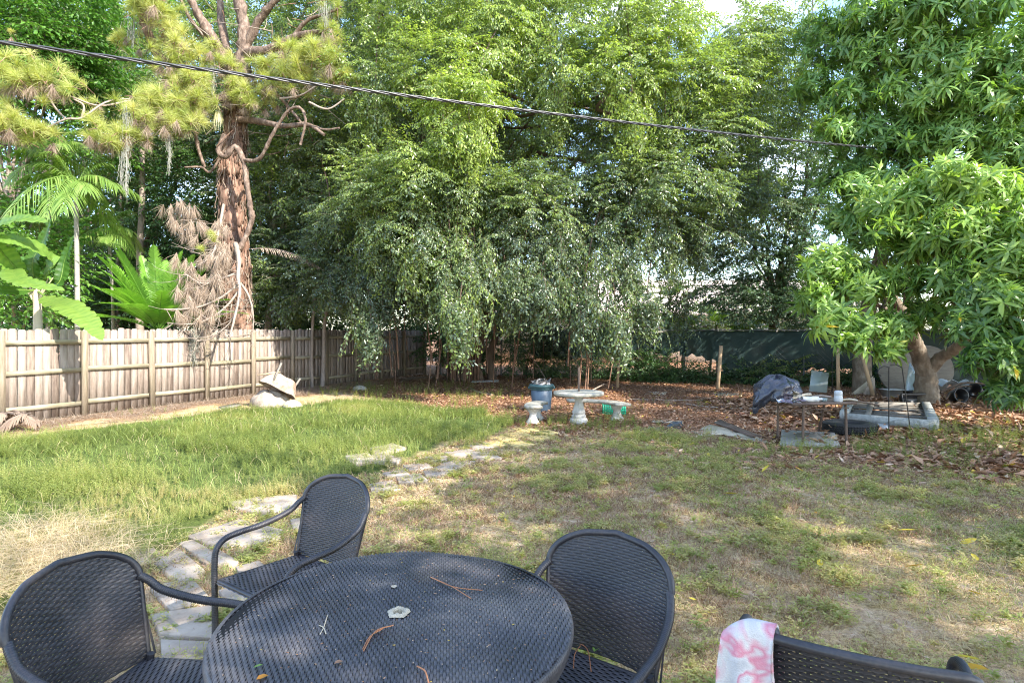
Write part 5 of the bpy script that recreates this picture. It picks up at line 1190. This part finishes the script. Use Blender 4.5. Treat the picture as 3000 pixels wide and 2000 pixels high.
for k in range(10):
    v=rng.normal(0,.02,(4,4,3)); ii,jj=np.meshgrid(np.linspace(-.07,.07,4),np.linspace(-.05,.05,4),indexing='ij'); v[...,0]+=ii; v[...,1]+=jj
    gridmesh(g,v@rotx(rng.uniform(-.9,.9)).T+[rng.uniform(-.16,.20),rng.uniform(-.08,.05),rng.uniform(.0,.10)],thick=.003,mat=k%3)
M['cloth_blue']=noisemat('blue_white_wrapper',[(.06,.2,.45),(.6,.65,.72),(.75,.75,.75)],scale=18,bump=.2,pos=[.4,.5,.6]); M['cloth_purple']=noisemat('mauve_cloth',[(.16,.13,.17),(.26,.22,.27)],scale=6)
tag(g.build('bag_rubbish',[M['cloth_purple'],M['cloth_blue'],M['tan']]),'mauve cloth and blue-white wrappers spilling from the open bin bag','rubbish').location=bc+[.05,-.24,.02]
z=.655
g=Geo(); tube(g,[(-.14,0,.042),(.10,.0,.042),(.115,0,.042),(.16,0,.042)],[.042,.042,.02,.018],14); tag(g.build('bottle',M['whiteplastic'],smooth=True),'white plastic bottle lying on its side on the folding table','bottle').location=(4.42,8.82,z)
g=Geo(); lathe(g,[(.001,0),(.055,0),(.06,.01),(.06,.08),(.052,.09),(.058,.10),(.058,.145),(.045,.165),(.001,.17)],sides=24); tag(g.build('jar',M['whiteplastic'],smooth=True),'white squat jar with a ribbed neck standing on the folding table','jar').location=(4.84,8.86,z)
g=Geo(); lathe(g,[(.001,0),(.035,0),(.05,.055),(.047,.055),(.03,.006)],sides=20); o=g.build('glass_bowl',M['glass'],smooth=True,label='small clear bowl on the folding table between the bottle and the jar',cat='bowl'); o.location=(4.63,8.86,z)
for (a,b,r_,lab,mt) in [((4.62,9.2,.69),(4.88,9.15,.69),.02,'grey-brown stick lying behind the bowl on the folding table','bark_grey'),((4.95,8.95,.67),(5.35,8.70,.62),.014,'dark stick poking past the right end of the folding table','bark_dark'),((4.35,9.1,.69),(4.62,9.25,.72),.028,'curved tan bark piece behind the bottle','tan'),((4.93,8.92,.675),(5.12,8.85,.672),.018,'short tan bark piece at the right end of the folding table','tan')]:
    curve_thing('stick',[a,tuple((np.array(a)+b)/2+[0,0,.015]),b],r_,M[mt],lab,'stick')
def board(pxs,mat,label,z=.03,name='board',lift=None,cat='board'):
    c=np.mean([G(*q) for q in pxs],axis=0)*[1,1,0]; b=np.array([G(*q) for q in pxs])-c; n=len(b); lift=lift or [0]*n
    low=b+[0,0,.0]; hi=b+[0,0,z]; low[:,2]+=lift; hi[:,2]+=lift; g=Geo()
    g.add(np.vstack([low,hi]),[[i,(i+1)%n,(i+1)%n+n,i+n] for i in range(n)]); g.F.append((np.array([list(range(n,2*n))]),0)); g.F.append((np.array([list(range(n-1,-1,-1))]),0))
    o=g.build(name,mat,label=label,cat=cat); o.location=c; return o
board([(2285,1312),(2462,1316),(2445,1275),(2290,1266)],M['ply'],'weathered plywood sheet on the ground under the folding table',z=.05)
board([(2325,1297),(2410,1299),(2400,1282),(2335,1280)],M['greywood'],'small pale board lying on the plywood under the folding table',z=.07)
board([(2585,1262),(2606,1264),(2606,1244),(2570,1246)],M['whiteplastic'],'small white panel lying behind the tyre',z=.05)
# tyre
ty=G(2513,1283); ty=np.array([5.62,9.95,0]); g=Geo(); prof=[]
for k in range(21):
    a=k/20*2*math.pi; c_,s_=math.cos(a),math.sin(a); rr=.30+.10*np.sign(c_)*abs(c_)**.7; zz=.10+.095*np.sign(s_)*abs(s_)**.55
    prof.append((rr,zz))
A_=[]
for q in np.linspace(0,2*math.pi,73):
    A_.append([[r_*math.cos(q),r_*math.sin(q),z_] for r_,z_ in prof if True])
A_=np.array(A_); gridmesh(g,A_)
for q in np.linspace(0,2*math.pi,60,endpoint=False):
    for zz in (.05,.085,.12,.155): box(g,(.400*math.cos(q),.400*math.sin(q),zz),(.012,.028,.024),rotz(q+.2))
tag(g.build('tyre',M['rubber'],smooth=False),'old black car tyre lying flat behind the folding table leg','tyre').location=ty
# slatted frame
pc=[G(2475,1238),G(2747,1264),G(2712,1203),G(2490,1200)]; ctr=np.mean(pc,axis=0); pf=empty('slatted_frame',tuple(ctr),'white-edged slatted wooden frame lying flat on the leaves near the mango trunk','pallet')
q=[p_-ctr for p_ in pc]
def fb(a,b,w_,h,z,mat,name):
    g=Geo(); beam(g,a+np.array([0,0,z]),b+np.array([0,0,z]),w_,h); g.build(name,mat,pf)
fb(q[0],q[1],.06,.17,.10,M['whitewood'],'side_board'); fb(q[3]+[.06,0,0],q[2]-[.06,0,0],.05,.15,.10,M['greywood'],'side_board')
fb(q[0]+[0.02,.06,0],q[3],.15,.16,.112,M['whitewood'],'end_board'); fb(q[1]+[-.02,.06,0],q[2],.15,.16,.112,M['whitewood'],'end_board')
for k in range(11):
    s=(k+1)/12; a=q[0]+(q[3]-q[0])*s+[.09,0,0]; b=q[1]+(q[2]-q[1])*s-[.09,0,0]; fb(a,b,.07,.025,.13+rng.normal(0,.006),M['greywood'],'slat')
m0=q[0]*.72+q[1]*.28; m1=q[3]*.72+q[2]*.28; fb(m0+[0,.05,0],m1-[0,.05,0],.09,.03,.165,M['greywood'],'cross_board')
# rods
for (px,lab,hk) in [(2604,'thin rusty rod with a hooked top beside the tyre',-1),(2652,'thin black rod leaning right of the hooked one',1)]:
    b=G(px+(16 if hk>0 else 0),1266); t_=P(px-8 if hk>0 else px,1085,b[1]); g=Geo()
    pts=[b-b,(t_-b)*.5,(t_-b)]; h_=(t_-b); pts+= [h_+[hk*-.02-.02,0,.05],h_+[-.1,0,.07],h_+[-.17,0,.01],h_+[-.18,0,-.05],h_+[-.13,0,-.09]] if hk<0 else [h_+[-.03,0,.06],h_+[-.12,0,.10],h_+[-.2,0,.09]]
    tube(g,catmull(pts,6),.009,6); tag(g.build('garden_hook',M['black_iron'],smooth=True),lab,'garden hook').location=b
# round tops leaning on the netting
def disc(px,py,Y,r,tilt,label,mat,th=.05,yaw=0,name='round_tabletop'):
    g=Geo(); lathe(g,[(.001,th/2),(r-.01,th/2),(r,th/2-.01),(r,-th/2+.01),(r-.01,-th/2),(.001,-th/2)],sides=48); c=P(px,py,Y)
    g.V=[v@(rotz(yaw)@rotx(tilt)).T for v in g.V]; z0=min(v[:,2].min() for v in g.V); o=g.build(name,mat,label=label,cat='tabletop'); o.location=(c[0],c[1],-z0-.005)
disc(2635,1100,16.3,.62,R(80),'big grey round tabletop leaning on the green netting',M['greywood'],yaw=.1)
disc(2720,1105,16.7,.66,R(80),'second grey disc half hidden behind the mango trunk',M['greywood'],yaw=-.1)
def panel(pts,label,mat,th=.02,name='panel',cat='panel'):
    c=np.mean(pts,axis=0); n=len(pts); nm=nrm(np.cross(np.array(pts[1])-pts[0],np.array(pts[2])-pts[0]))*th/2
    V=np.vstack([np.array(pts)-c+nm,np.array(pts)-c-nm]); g=Geo(); g.add(V,[[i,i+n,(i+1)%n+n,(i+1)%n] for i in range(n)])
    g.F.append((np.array([list(range(n))]),0)); g.F.append((np.array([list(range(2*n-1,n-1,-1))]),0)); o=g.build(name,mat,label=label,cat=cat); o.location=c
panel([G(2490,1156),G(2530,1156),P(2560,1100,16.2)],'tan triangular board leaning left of the leaning stake',M['tan'])
panel([G(2528,1158),G(2565,1158),P(2562,1106,15.9),P(2548,1110,15.9)],'grey board beside the tan triangular one',M['paver'])
panel([P(2650,1150,15.2),P(2680,1150,15.2),P(2688,1100,15.5),P(2665,1060,15.6)],'narrow pointed glass shard standing in front of the round tops',M['glass'],.01,'glass_shard','glass')
def opane(Y): return [P(2370,1146,Y),P(2422,1150,Y),P(2428,1092,Y+.15),P(2378,1084,Y+.15)]
panel(opane(12.2),'clear glass pane standing upright behind the folding table',M['glass'],.012,'upright_glass_sheet','glass')
g=Geo(); tube(g,[(0,0,0),(.0,.0,1.1)],.012,6); tag(g.build('metal_stake',M['black_iron']),'thin dark post behind the glass pane','post').location=G(2438,1150)
def tub(c,w_,d_,h,mat,label,name='storage_tub',rim=.02,rot=0,cat='tub'):
    g=Geo(); a,b=w_/2,d_/2; k=.85
    ringo=lambda x,y,z:[[-x,-y,z],[x,-y,z],[x,y,z],[-x,y,z]]
    V=ringo(a*k,b*k,0)+ringo(a,b,h)+ringo(a+rim,b+rim,h+.003)+ringo(a+rim,b+rim,h+.02)+ringo(a-.012,b-.012,h+.02)+ringo(a*k-.012,b*k-.012,.015)
    F=[[3,2,1,0]]; 
    for s in range(5): F+=[[s*4+j,s*4+(j+1)%4,s*4+4+(j+1)%4,s*4+4+j] for j in range(4)]
    F+=[[20,21,22,23]]; g.add(V,F); o=g.build(name,mat,label=label,cat=cat); o.location=c; o.rotation_euler=(0,0,rot); return o
tub(tuple(G(2612,1163)),.42,.3,.19,M['whiteplastic'],'white plastic tub at the foot of the round tops')
tub(tuple(G(2688,1176)),.5,.32,.24,M['blackplastic'],'black tub against the left side of the mango trunk')
o=tub(tuple(G(2668,1188)+[0,0,.12]),.62,.24,.16,M['blackplastic'],'black planter box tipped on its side behind the slatted frame',cat='planter',name='planter_box'); o.rotation_euler=(R(75),0,.05)
# junk right of the trunk
g=Geo(); lathe(g,[(.12,0),(.16,.26),(.175,.27),(.175,.30),(.15,.30),(.11,.02)],sides=20)
for i,(px,py,lab,rx) in enumerate([(2790,1178,'black plant pot on its side right of the mango trunk',80),(2830,1168,'black plant pot standing right of the tipped one',0),(2870,1176,'black plant pot tipped towards the right edge',-60)]):
    o=bpy.data.objects.new('plant_pot',g.build('plant_pot',M['blackplastic']).data) if False else (g.build('plant_pot',M['blackplastic'],smooth=True) if i==0 else pot0.copy())
    if i==0: pot0=o
    else: COL.objects.link(o)
    tag(o,lab,'plant pot','black plant pots behind the mango'); c=G(px,py); o.location=c+[0,0,.15 if rx else 0]; o.rotation_euler=(R(rx),0,i)
A_=np.zeros((12,8,3)); 
for i in range(12):
    for j in range(8): A_[i,j]=(i/11*.8-.4,j/7*.4-.2,.34+.08*math.sin(i*.7)+.05*math.cos(j)+rng.normal(0,.01))
g=Geo(); gridmesh(g,A_,thick=.01); tag(g.build('plastic_sheet',M['whiteplastic'],smooth=True),'crumpled white plastic sheet on the junk right of the mango trunk','plastic sheet').location=G(2800,1165)
g=Geo(); tube(g,[(-.14,0,.14),(.1,0,.14),(.12,0,.14),(.2,0,.14)],[.13,.13,.06,.05],14); tag(g.build('jug',M['whiteplastic'],smooth=True),'pale blue-white jug lying on the junk near the right edge','jug').location=G(2848,1160)+[0,0,.12]
for (p0,p1,r_,lab) in [((2755,1150,14.6),(2900,1125,14.9),.03,'dead branch across the junk right of the mango trunk'),((2770,1170,14),(2860,1130,14.5),.02,'thin dead branch leaning on the junk'),]:
    a,b=P(*p0),P(*p1); curve_thing('branch',[tuple(a),tuple((a+b)/2+[0,.1,.12]),tuple(b)],r_,M['bark_dark'],lab,'branch')
tub(tuple(G(2910,1160)),.7,.4,.28,M['blackplastic'],'dark storage tub under the mango leaves at the right edge')

# barrow heap by the fence
bw=G(800,1188); 
g=Geo(); A_=np.zeros((20,14,3))
for i in range(20):
    for j in range(14):
        a=i/19*2*math.pi; ph=j/13*math.pi/2*1.15; r=1+.12*math.sin(a*3)+.06*math.sin(a*7+ph*4)
        A_[i,j]=(.42*r*math.sin(ph)*math.cos(a),.30*r*math.sin(ph)*math.sin(a),max(-.02,.32*r*math.cos(ph)**.7 if ph<math.pi/2 else -.02))
gridmesh(g,A_[::-1]); tag(g.build('boulder',M['paver'],smooth=True),'rounded pale concrete lump under the overturned barrow','boulder').location=bw+[-.1,0,0]
wb=empty('wheelbarrow',tuple(bw+[0,.1,.0]),'overturned pale rusty wheelbarrow tray resting on a concrete lump by the fence','wheelbarrow')
g=Geo(); Rm=rotz(.25)@roty(R(28))@rotx(R(-16)); c=np.array([.08,-.05,.42])
# shell: inverted tapered tray
n=22; A_=[]
for i in range(n+1):
    a=i/n*2*math.pi; cx,sx=math.cos(a),math.sin(a); e=.6; ux=np.sign(cx)*abs(cx)**e; uy=np.sign(sx)*abs(sx)**e; row=[]
    for (s,z) in ((.02,.26),(.5,.265),(.72,.24),(.86,.10),(1.0,-.06),(1.06,-.065)):
        row.append(np.array([.42*ux*s*(1+.08*cx),.31*uy*s,z+.012*math.sin(a*6)]))
    A_.append(row)
A_=np.array(A_)@Rm.T+c; gridmesh(g,A_[::-1],thick=.008); g.build('tray',M['tub'],wb,smooth=True)
for (a_,b_) in [((-.12,-.26,-.05),(-.17,-.30,.48)),((.30,.22,.0),(.33,.24,.44))]:
    g=Geo(); beam(g,np.array(a_)@Rm.T+c,np.array(b_)@Rm.T+c,.045,.035); g.build('leg',M['greywood'],wb)
g=Geo(); beam(g,np.array([-.5,-.16,.02])@Rm.T+c,np.array([-.1,-.22,.30])@Rm.T+c,.04,.03); g.build('handle',M['stake'],wb)
g=Geo(); A_=np.zeros((14,10,3))
for i in range(14):
    for j in range(10):
        a=i/13*2*math.pi; ph=j/9*math.pi/2; r=1+.15*math.sin(a*3+1); A_[i,j]=(.22*r*math.sin(ph)*math.cos(a),.15*r*math.sin(ph)*math.sin(a),.15*math.cos(ph)-.01)
gridmesh(g,A_[::-1]); tag(g.build('boulder',M['tan'],smooth=True),'small tan stone on the right of the overturned barrow','boulder').location=bw+[.45,-.08,0]
o=g.build('boulder',M['concrete'],smooth=True,label='small round stone at the foot of the far part of the board fence',cat='boulder'); o.location=G(1052,1142)
board([(640,1193),(700,1182),(708,1188),(655,1200)],M['greywood'],'thin grey plank lying in the pine straw by the fence',z=.02,cat='plank')
# torn pale scraps on the ground
for pxs,mt,lab,lf in [([(2040,1262),(2110,1275),(2200,1296),(2260,1298),(2180,1275),(2080,1255)],'tan','long torn pale sheet lying left of the plywood',[0,.02,.02,.0,.05,.06]),([(2090,1252),(2200,1288),(2230,1284),(2110,1246)],'rust','brown curled strip on top of the torn pale sheet',[.08,.05,.03,.10]),
   ([(2025,1262),(2050,1280),(2120,1278),(2100,1262)],'tan','short torn pale scrap beside the long sheet',[0,.01,.03,.02]),([(1935,1258),(1985,1262),(2003,1250),(1965,1244)],'blackplastic','small dark slate piece on the leaves',[0,0,.03,.02]),([(1960,1250),(1998,1252),(1998,1240),(1970,1240)],'bluebin','small bluish piece behind the dark slate',[.02,.0,.02,.02]),
   ([(1905,1237),(2000,1240),(2010,1234),(1915,1231)],'tan','thin tan strip behind the dark slate',[0,0,0,0]),([(1895,1262),(1930,1268),(1935,1255),(1900,1252)],'greywood','small grey board left of the dark slate',[0,0,.01,.01]),([(2085,1160),(2160,1160),(2165,1152),(2095,1150)],'tan','pale board half buried in leaves near the netting',[0,0,0,0]),
   ([(1890,1155),(1950,1157),(1955,1148),(1900,1147)],'tan','round pale patch of board by the netting',[0,0,0,0]),([(1380,1122),(1460,1120),(1462,1115),(1385,1116)],'whiteplastic','thin white strip lying at the back near the fig trunk',[.02]*4)]:
    board(pxs,M[mt],lab,z=.012,name='scrap',lift=lf,cat='scrap')
for (pts,r_,lab) in [([(1380,1140,17.5),(1400,1150,16.5),(1440,1158,15.8)],.03,'bare forked branch on the leaves left of the bin'),([(1720,1150,16.2),(1740,1140,16.5),(1770,1125,17.2)],.02,'pale bare branch rising behind the round table'),([(2010,1185,13.8),(2090,1195,13.2),(2250,1200,12.9)],.018,'long curved stick lying left of the folding table'),([(1830,1170,14.8),(1950,1172,14.6),(2060,1175,14.5)],.014,'long thin stick lying behind the green crate')]:
    P_=[G(a,HOR+FPX*CH/Yq) if False else np.array([(a-1500)/FPX*Yq,Yq,max(.02,CH-(b-HOR)/FPX*Yq)]) for a,b,Yq in pts]; P_[0][2]=.02
    curve_thing('fallen_branch',[tuple(x_) for x_ in P_],r_,M['bark_grey'],lab,'branch')
# thin dead stems leaning under the netting
for k,(px,lab) in enumerate([(1960,'thin dead stem crossing under the netting right of the first stake'),(1600,'thin dead stem leaning behind the blue bin'),(1720,'thin dead stem leaning behind the table pole')]):
    a=G(px,1112); curve_thing('fallen_branch',[tuple(a),tuple(a+[-.3,.1,.5]),tuple(a+[-.75,.2,1.1])],.018,M['bark_grey'],lab,'branch')

# ------------------------------------------------------------------ ground cover (stuff)
# leaf litter
N0=150000; X=rng.uniform(-9,13,N0); Y=rng.uniform(5.5,23,N0); keep=(rng.random(N0)<is_litter(X,Y)*.9)&(np.abs(X/Y)<.95)&~inpoly(X,Y,GRASS)
keep&=rng.random(N0)<np.clip(14/Y,.35,1); X,Y=X[keep],Y[keep]; n=len(X)
lv,lf=leaf2(1,.42,.15); d=np.stack([rng.normal(size=n),rng.normal(size=n),rng.normal(0,.18,n)],1)
big_=(X>4.5)&(Y<15); sc=np.where(big_&(rng.random(n)<.45),rng.uniform(.12,.22,n),rng.uniform(.045,.09,n)); tt=rng.normal(.42,.2,n); tt=np.where((rng.random(n)<.015),1.,np.clip(tt,0,.93))
g=Geo(); scatter(g,lv,lf,np.stack([X,Y,rng.uniform(.002,.03,n)],1),frames(d,nrm(rng.normal(0,.35,(n,3))+[0,0,1.])),sc,t=tt)
g.build('leaf_litter',M['litter'],kind='stuff')
# curled mango leaves in front of plywood and sparse ones on the lawn
N0=2600; px=rng.normal(2500,210,N0); py=rng.normal(1338,26,N0); Yq=FPX*CH/(np.clip(py,1290,1420)-HOR); X=(px-1500)/FPX*Yq; n=N0
v8,q8,t8=leaf8(1,.28,.05,-.12); g=Geo(); d=np.stack([rng.normal(size=n),rng.normal(size=n),rng.normal(.0,.13,n)],1); fr=frames(d,nrm(rng.normal(0,.4,(n,3))+[0,0,1.])); ps=np.stack([X,Yq,rng.uniform(.005,.03,n)],1); s_=rng.uniform(.05,.16,n); tt=np.clip(rng.normal(.5,.2,n),0,.93)
k=g.n; scatter(g,v8,q8,ps,fr,s_,t=tt); F3=(t8[None]+(np.arange(n)*8)[:,None,None]).reshape(-1,3); g.F.append((F3+k,0))
g.build('mango_leaf_litter',M['litter'],kind='stuff')
N0=26000; X=rng.uniform(-3,9,N0); Y=2.2+8.5*rng.random(N0)**.8; kp=(~inpoly(X,Y,GRASS))&(np.abs(X/Y)<.95); X,Y=X[kp],Y[kp]; n=len(X); g=Geo()
d=np.stack([rng.normal(size=n),rng.normal(size=n),rng.normal(.0,.15,n)],1); scatter(g,lv,lf,np.stack([X,Y,rng.uniform(.004,.02,n)],1),frames(d,nrm(rng.normal(0,.3,(n,3))+[0,0,1.])),rng.uniform(.016,.036,n)*np.clip(Y/4.5,.8,2),t=np.clip(rng.normal(.5,.25,n),0,.93)); g.build('dry_leaves',M['litter'],kind='stuff')
g=Geo(); n=110; X=rng.uniform(-2.5,7.5,n); Y=rng.uniform(2.8,9.5,n); d=np.stack([rng.normal(size=n),rng.normal(size=n),rng.normal(.1,.15,n)],1); kp=~inpoly(X,Y,GRASS)
ps=np.stack([X,Y,np.full(n,.03)],1)[kp]; fr=frames(d[kp],nrm(rng.normal(0,.3,(kp.sum(),3))+[0,0,1.])); s_=np.where(X[kp]>2,rng.uniform(.07,.17,kp.sum()),rng.uniform(.03,.07,kp.sum())); tt=rng.random(kp.sum()); k=0
scatter(g,v8,q8,ps,fr,s_,t=tt); F3=(t8[None]+(np.arange(len(ps))*8)[:,None,None]).reshape(-1,3); g.F.append((F3,0)); g.build('yellow_leaf_litter',M['yellow_leaf'],kind='stuff')
# pine straw strip
N0=60000; tt_=rng.uniform(-1,10,N0); of=rng.uniform(.05,2.6,N0); p_=FP0+np.outer(tt_,FD)+np.outer(of,FN); X,Y=p_[:,0],p_[:,1]; kp=(rng.random(N0)<is_straw(X,Y)*(1-.9*inpoly(X,Y,GRASS))); X,Y=X[kp],Y[kp]; n=len(X)
bl3=np.array([[-.5,0,0],[.5,0,0],[0,1,0]]); bf=np.array([[0,1,2]])
d=np.stack([rng.normal(size=n),rng.normal(size=n),rng.normal(0.05,.12,n)],1); g=Geo(); scatter(g,bl3,bf,np.stack([X,Y,rng.uniform(.0,.03,n)],1),frames(d),np.stack([np.full(n,.007),rng.uniform(.1,.22,n),np.ones(n)],1),t=np.clip(rng.normal(.5,.25,n),0,1)); g.build('pine_straw',M['needle_dead'],kind='stuff')

# weeds: small leafy stems
def make_weed(seed,h=.20,ns=4,nl=13,ll=.028):
    rs=np.random.default_rng(seed); it=[]; lv,lf=leaf2(1,.46)
    for s in range(ns):
        a=rs.uniform(0,6.28); lean=rs.uniform(.05,.45); hh=h*rs.uniform(.55,1.1); q=np.linspace(0,1,5)[:,None]
        pts=np.array([math.cos(a)*.02,math.sin(a)*.02,0])+np.array([math.cos(a)*lean*hh,math.sin(a)*lean*hh,hh])*q; it.extend(twig_items(pts,.0012,0))
        for k in range(nl):
            f=(k+1.5)/(nl+.5); p=pts[0]+(pts[-1]-pts[0])*min(f,1); b=k*2.4+rs.uniform(0,1); dd=nrm(np.array([math.cos(b),math.sin(b),rs.uniform(-.1,.6)])); fr=frames(dd[None])[0]
            it.append(((lv*ll*rs.uniform(.7,1.3)*(1.25-f*.6))@fr.T+p,lf,0,rs.normal(0,.1)))
    return merge_t(it)
WD=[make_weed(k) for k in range(5)]; WS=[make_weed(30+k,h=.07,ns=6,nl=5,ll=.022) for k in range(4)]; WB=[make_weed(50+k,h=.05,ns=7,nl=4,ll=.036) for k in range(3)]
minx,maxx=-13,1.2; N0=56000; X=rng.uniform(-12,1.2,N0); Y=rng.uniform(3,14.5,N0)
kp=inpoly(X+(vnoise(X,Y,1.7)-.5)*.7,Y+(vnoise(X+7,Y,1.7)-.5)*.7,GRASS)&(np.abs(X/Y)<.95)&(rng.random(N0)<np.clip(.5+(vnoise(X,Y,.9)-.42)*2.2,.10,1)); X,Y=X[kp],Y[kp]; n=len(X)
edge=np.clip((is_litter(X,Y)),0,1); tone=np.clip(.34+.34*(1-np.clip((Y-4)/7,0,1))+(vnoise(X,Y,.8)-.5)*.8+(vnoise(X+5,Y,2.4)-.5)*.4+rng.normal(0,.12,n),0,1)
sc=rng.uniform(.5,1.05,n)*(.45+.6*vnoise(X,Y,.6))*np.where(Y<6,.75,1); an=rng.uniform(0,6.28,n); d=np.stack([np.cos(an),np.sin(an),rng.normal(0,.12,n)],1)
g=Geo(); place(g,WD,np.stack([X,Y,np.zeros(n)],1),d,sc,tone); g.build('tall_weeds',M['weed'],kind='stuff')
# grass blades inside the tall patch
N0=26000; X=rng.uniform(-12,1.4,N0); Y=2.8+11.5*rng.random(N0); kp=inpoly(X+(vnoise(X,Y,1.7)-.5)*.9,Y,GRASS)&(np.abs(X/Y)<.95)&(rng.random(N0)<np.clip(9/Y,.3,1)); X,Y=X[kp],Y[kp]; n=len(X)
def blades(X,Y,h,wd,tone,lean=.5,name='lawn_grass',mat='lawn',z=0):
    n=len(X); a=rng.uniform(0,6.28,n); d=np.stack([np.cos(a)*lean*rng.random(n),np.sin(a)*lean*rng.random(n),np.ones(n)],1); d=nrm(d)
    side=nrm(np.cross(d,rng.normal(size=(n,3))))*(wd/2)[:,None]; o=np.stack([X,Y,np.full(n,float(z))],1)
    m=o+d*(h*.55)[:,None]; bend=np.stack([np.cos(a),np.sin(a),-.4*np.ones(n)],1)*(h*.35*lean)[:,None]; tip=o+d*h[:,None]+bend
    V=np.stack([o-side,o+side,m+side*.8,m-side*.8,tip],1).reshape(-1,3); b=(np.arange(n)*5)[:,None]
    g=Geo(); g.add(V,b+np.array([[0,1,2,3]]),0,np.repeat(np.clip(tone,0,1),5)); g.F.append((b+np.array([[3,2,4]]),0)); return g.build(name,M[mat],kind='stuff')
wd_=np.clip(Y*.0006,.002,.007)
blades(X,Y,rng.uniform(.06,.2,n),wd_,np.clip(.22+rng.normal(0,.1,n)+(vnoise(X,Y,.9)-.5)*.3+(rng.random(n)<.12)*.5,0,.85),lean=.9,name='tall_grass')
# dry lawn
def lawn_pts(N0,x0=-5,x1=10,y0=1.6,y1=10.5,pw=1.0):
    X=rng.uniform(x0,x1,N0); Y=y0+(y1-y0)*rng.random(N0)**pw; kp=(np.abs(X/Y)<.95)&~inpoly(X,Y,GRASS)&(rng.random(N0)>is_litter(X,Y)*.93); return X[kp],Y[kp]
X,Y=lawn_pts(330000); n=len(X); kp=rng.random(n)<np.clip(.45+(vnoise(X,Y,1.9)-.38)*2.2,.15,1)*np.clip(5.5/Y,.35,1); X,Y=X[kp],Y[kp]; n=len(X)
wd_=np.clip(Y*.0010,.0022,.008); gnz=vnoise(X+3,Y+5,.8)*.6+vnoise(X,Y,2.6)*.4
tone=np.where(rng.random(n)<np.clip((gnz-.42)*2.6,.06,.85),rng.uniform(.05,.45,n),rng.uniform(.5,1.0,n))
blades(X,Y,rng.uniform(.022,.07,n),wd_,tone,lean=1.5)
# straw lying flat
X,Y=lawn_pts(90000); n=len(X); d=np.stack([rng.normal(size=n),rng.normal(size=n),rng.normal(0.06,.12,n)],1); g=Geo()
scatter(g,bl3,bf,np.stack([X,Y,rng.uniform(.0,.015,n)],1),frames(d),np.stack([np.clip(Y*.0009,.002,.007),rng.uniform(.03,.11,n),np.ones(n)],1),t=np.clip(rng.normal(.82,.13,n),.4,1)); g.build('straw',M['lawn'],kind='stuff')
# green weeds on the lawn
X,Y=lawn_pts(60000,pw=.9); n=len(X); nz=vnoise(X+3,Y+5,1.1)*.3+vnoise(X+30,Y,3.1)*.7; kp=(rng.random(n)<np.clip((nz-.5)*3.0,.08,.8))&(rng.random(n)<np.clip(7/Y,.3,1)); X,Y=X[kp],Y[kp]; n=len(X)
an=rng.uniform(0,6.28,n); d=np.stack([np.cos(an),np.sin(an),rng.normal(0,.15,n)],1); g=Geo(); h_=rng.random(n)<.5
place(g,WS,np.stack([X,Y,np.zeros(n)],1)[h_],d[h_],rng.uniform(.6,1.5,h_.sum()),rng.uniform(.55,1.0,h_.sum())); place(g,WB,np.stack([X,Y,np.zeros(n)],1)[~h_],d[~h_],rng.uniform(.6,1.4,(~h_).sum()),rng.uniform(.45,1.0,(~h_).sum()))
g.build('lawn_weeds',M['weed'],kind='stuff')
# brown stubble clumps
X,Y=lawn_pts(7000); cx=np.repeat(X,26)+rng.normal(0,.045,len(X)*26); cy=np.repeat(Y,26)+rng.normal(0,.045,len(X)*26); kp=np.repeat(vnoise(X,Y,1.2)>.47,26); cx,cy=cx[kp],cy[kp]; n=len(cx)
blades(cx,cy,rng.uniform(.02,.085,n),np.clip(cy*.0011,.003,.008),rng.uniform(.9,1.0,n),lean=1.0,name='dead_stubble')
# weeds in the litter zone
pts=[]; 
for (px,py,sx,sy,n,s) in [(1250,1150,120,14,90,1.0),(1100,1160,70,12,60,1.0),(1330,1200,70,8,40,.8),(1400,1165,80,10,50,.9),(1800,1245,60,9,60,.9),(1640,1262,50,8,40,.8),(1900,1290,80,8,60,.7),(2700,1290,110,16,90,1.0),(2850,1330,110,20,60,.9),(2560,1325,60,8,50,.8),(2350,1325,70,6,50,.9),(1000,1150,60,8,40,.8),(1760,1200,80,8,30,.6),(1480,1240,30,8,40,1.1),(2950,1290,80,16,60,.9),(700,1215,200,10,60,.6),(1630,1235,20,8,20,1.0),(2050,1180,90,10,24,.7),(2800,1250,90,12,40,.8),(1180,1135,160,8,60,.9)]:
    a=rng.normal(px,sx,n); b=np.clip(rng.normal(py,sy,n),1115,1450); Yq=FPX*CH/(b-HOR); pts.append(np.stack([(a-1500)/FPX*Yq,Yq,np.full(n,0.),s*rng.uniform(.6,1.3,n)],1))
pts=np.concatenate(pts); n=len(pts); an=rng.uniform(0,6.28,n); g=Geo(); place(g,WD,pts[:,:3],np.stack([np.cos(an),np.sin(an),rng.normal(0,.1,n)],1),pts[:,3],rng.uniform(.15,.6,n)); g.build('litter_weeds',M['weed'],kind='stuff')
# long pale dry grass in the near left corner
c=[]; 
for (px,py) in [(60,1640),(150,1600),(30,1720),(120,1690),(200,1640),(250,1680),(90,1570)]: q=G(px,py); c.append(q)
c=np.array(c); k=rng.integers(0,len(c),3200); X=c[k,0]+rng.normal(0,.22,3200); Y=c[k,1]+rng.normal(0,.2,3200)
blades(X,Y,rng.uniform(.12,.38,3200),np.full(3200,.003),rng.uniform(.62,.85,3200),lean=2.4,name='dry_tufts')
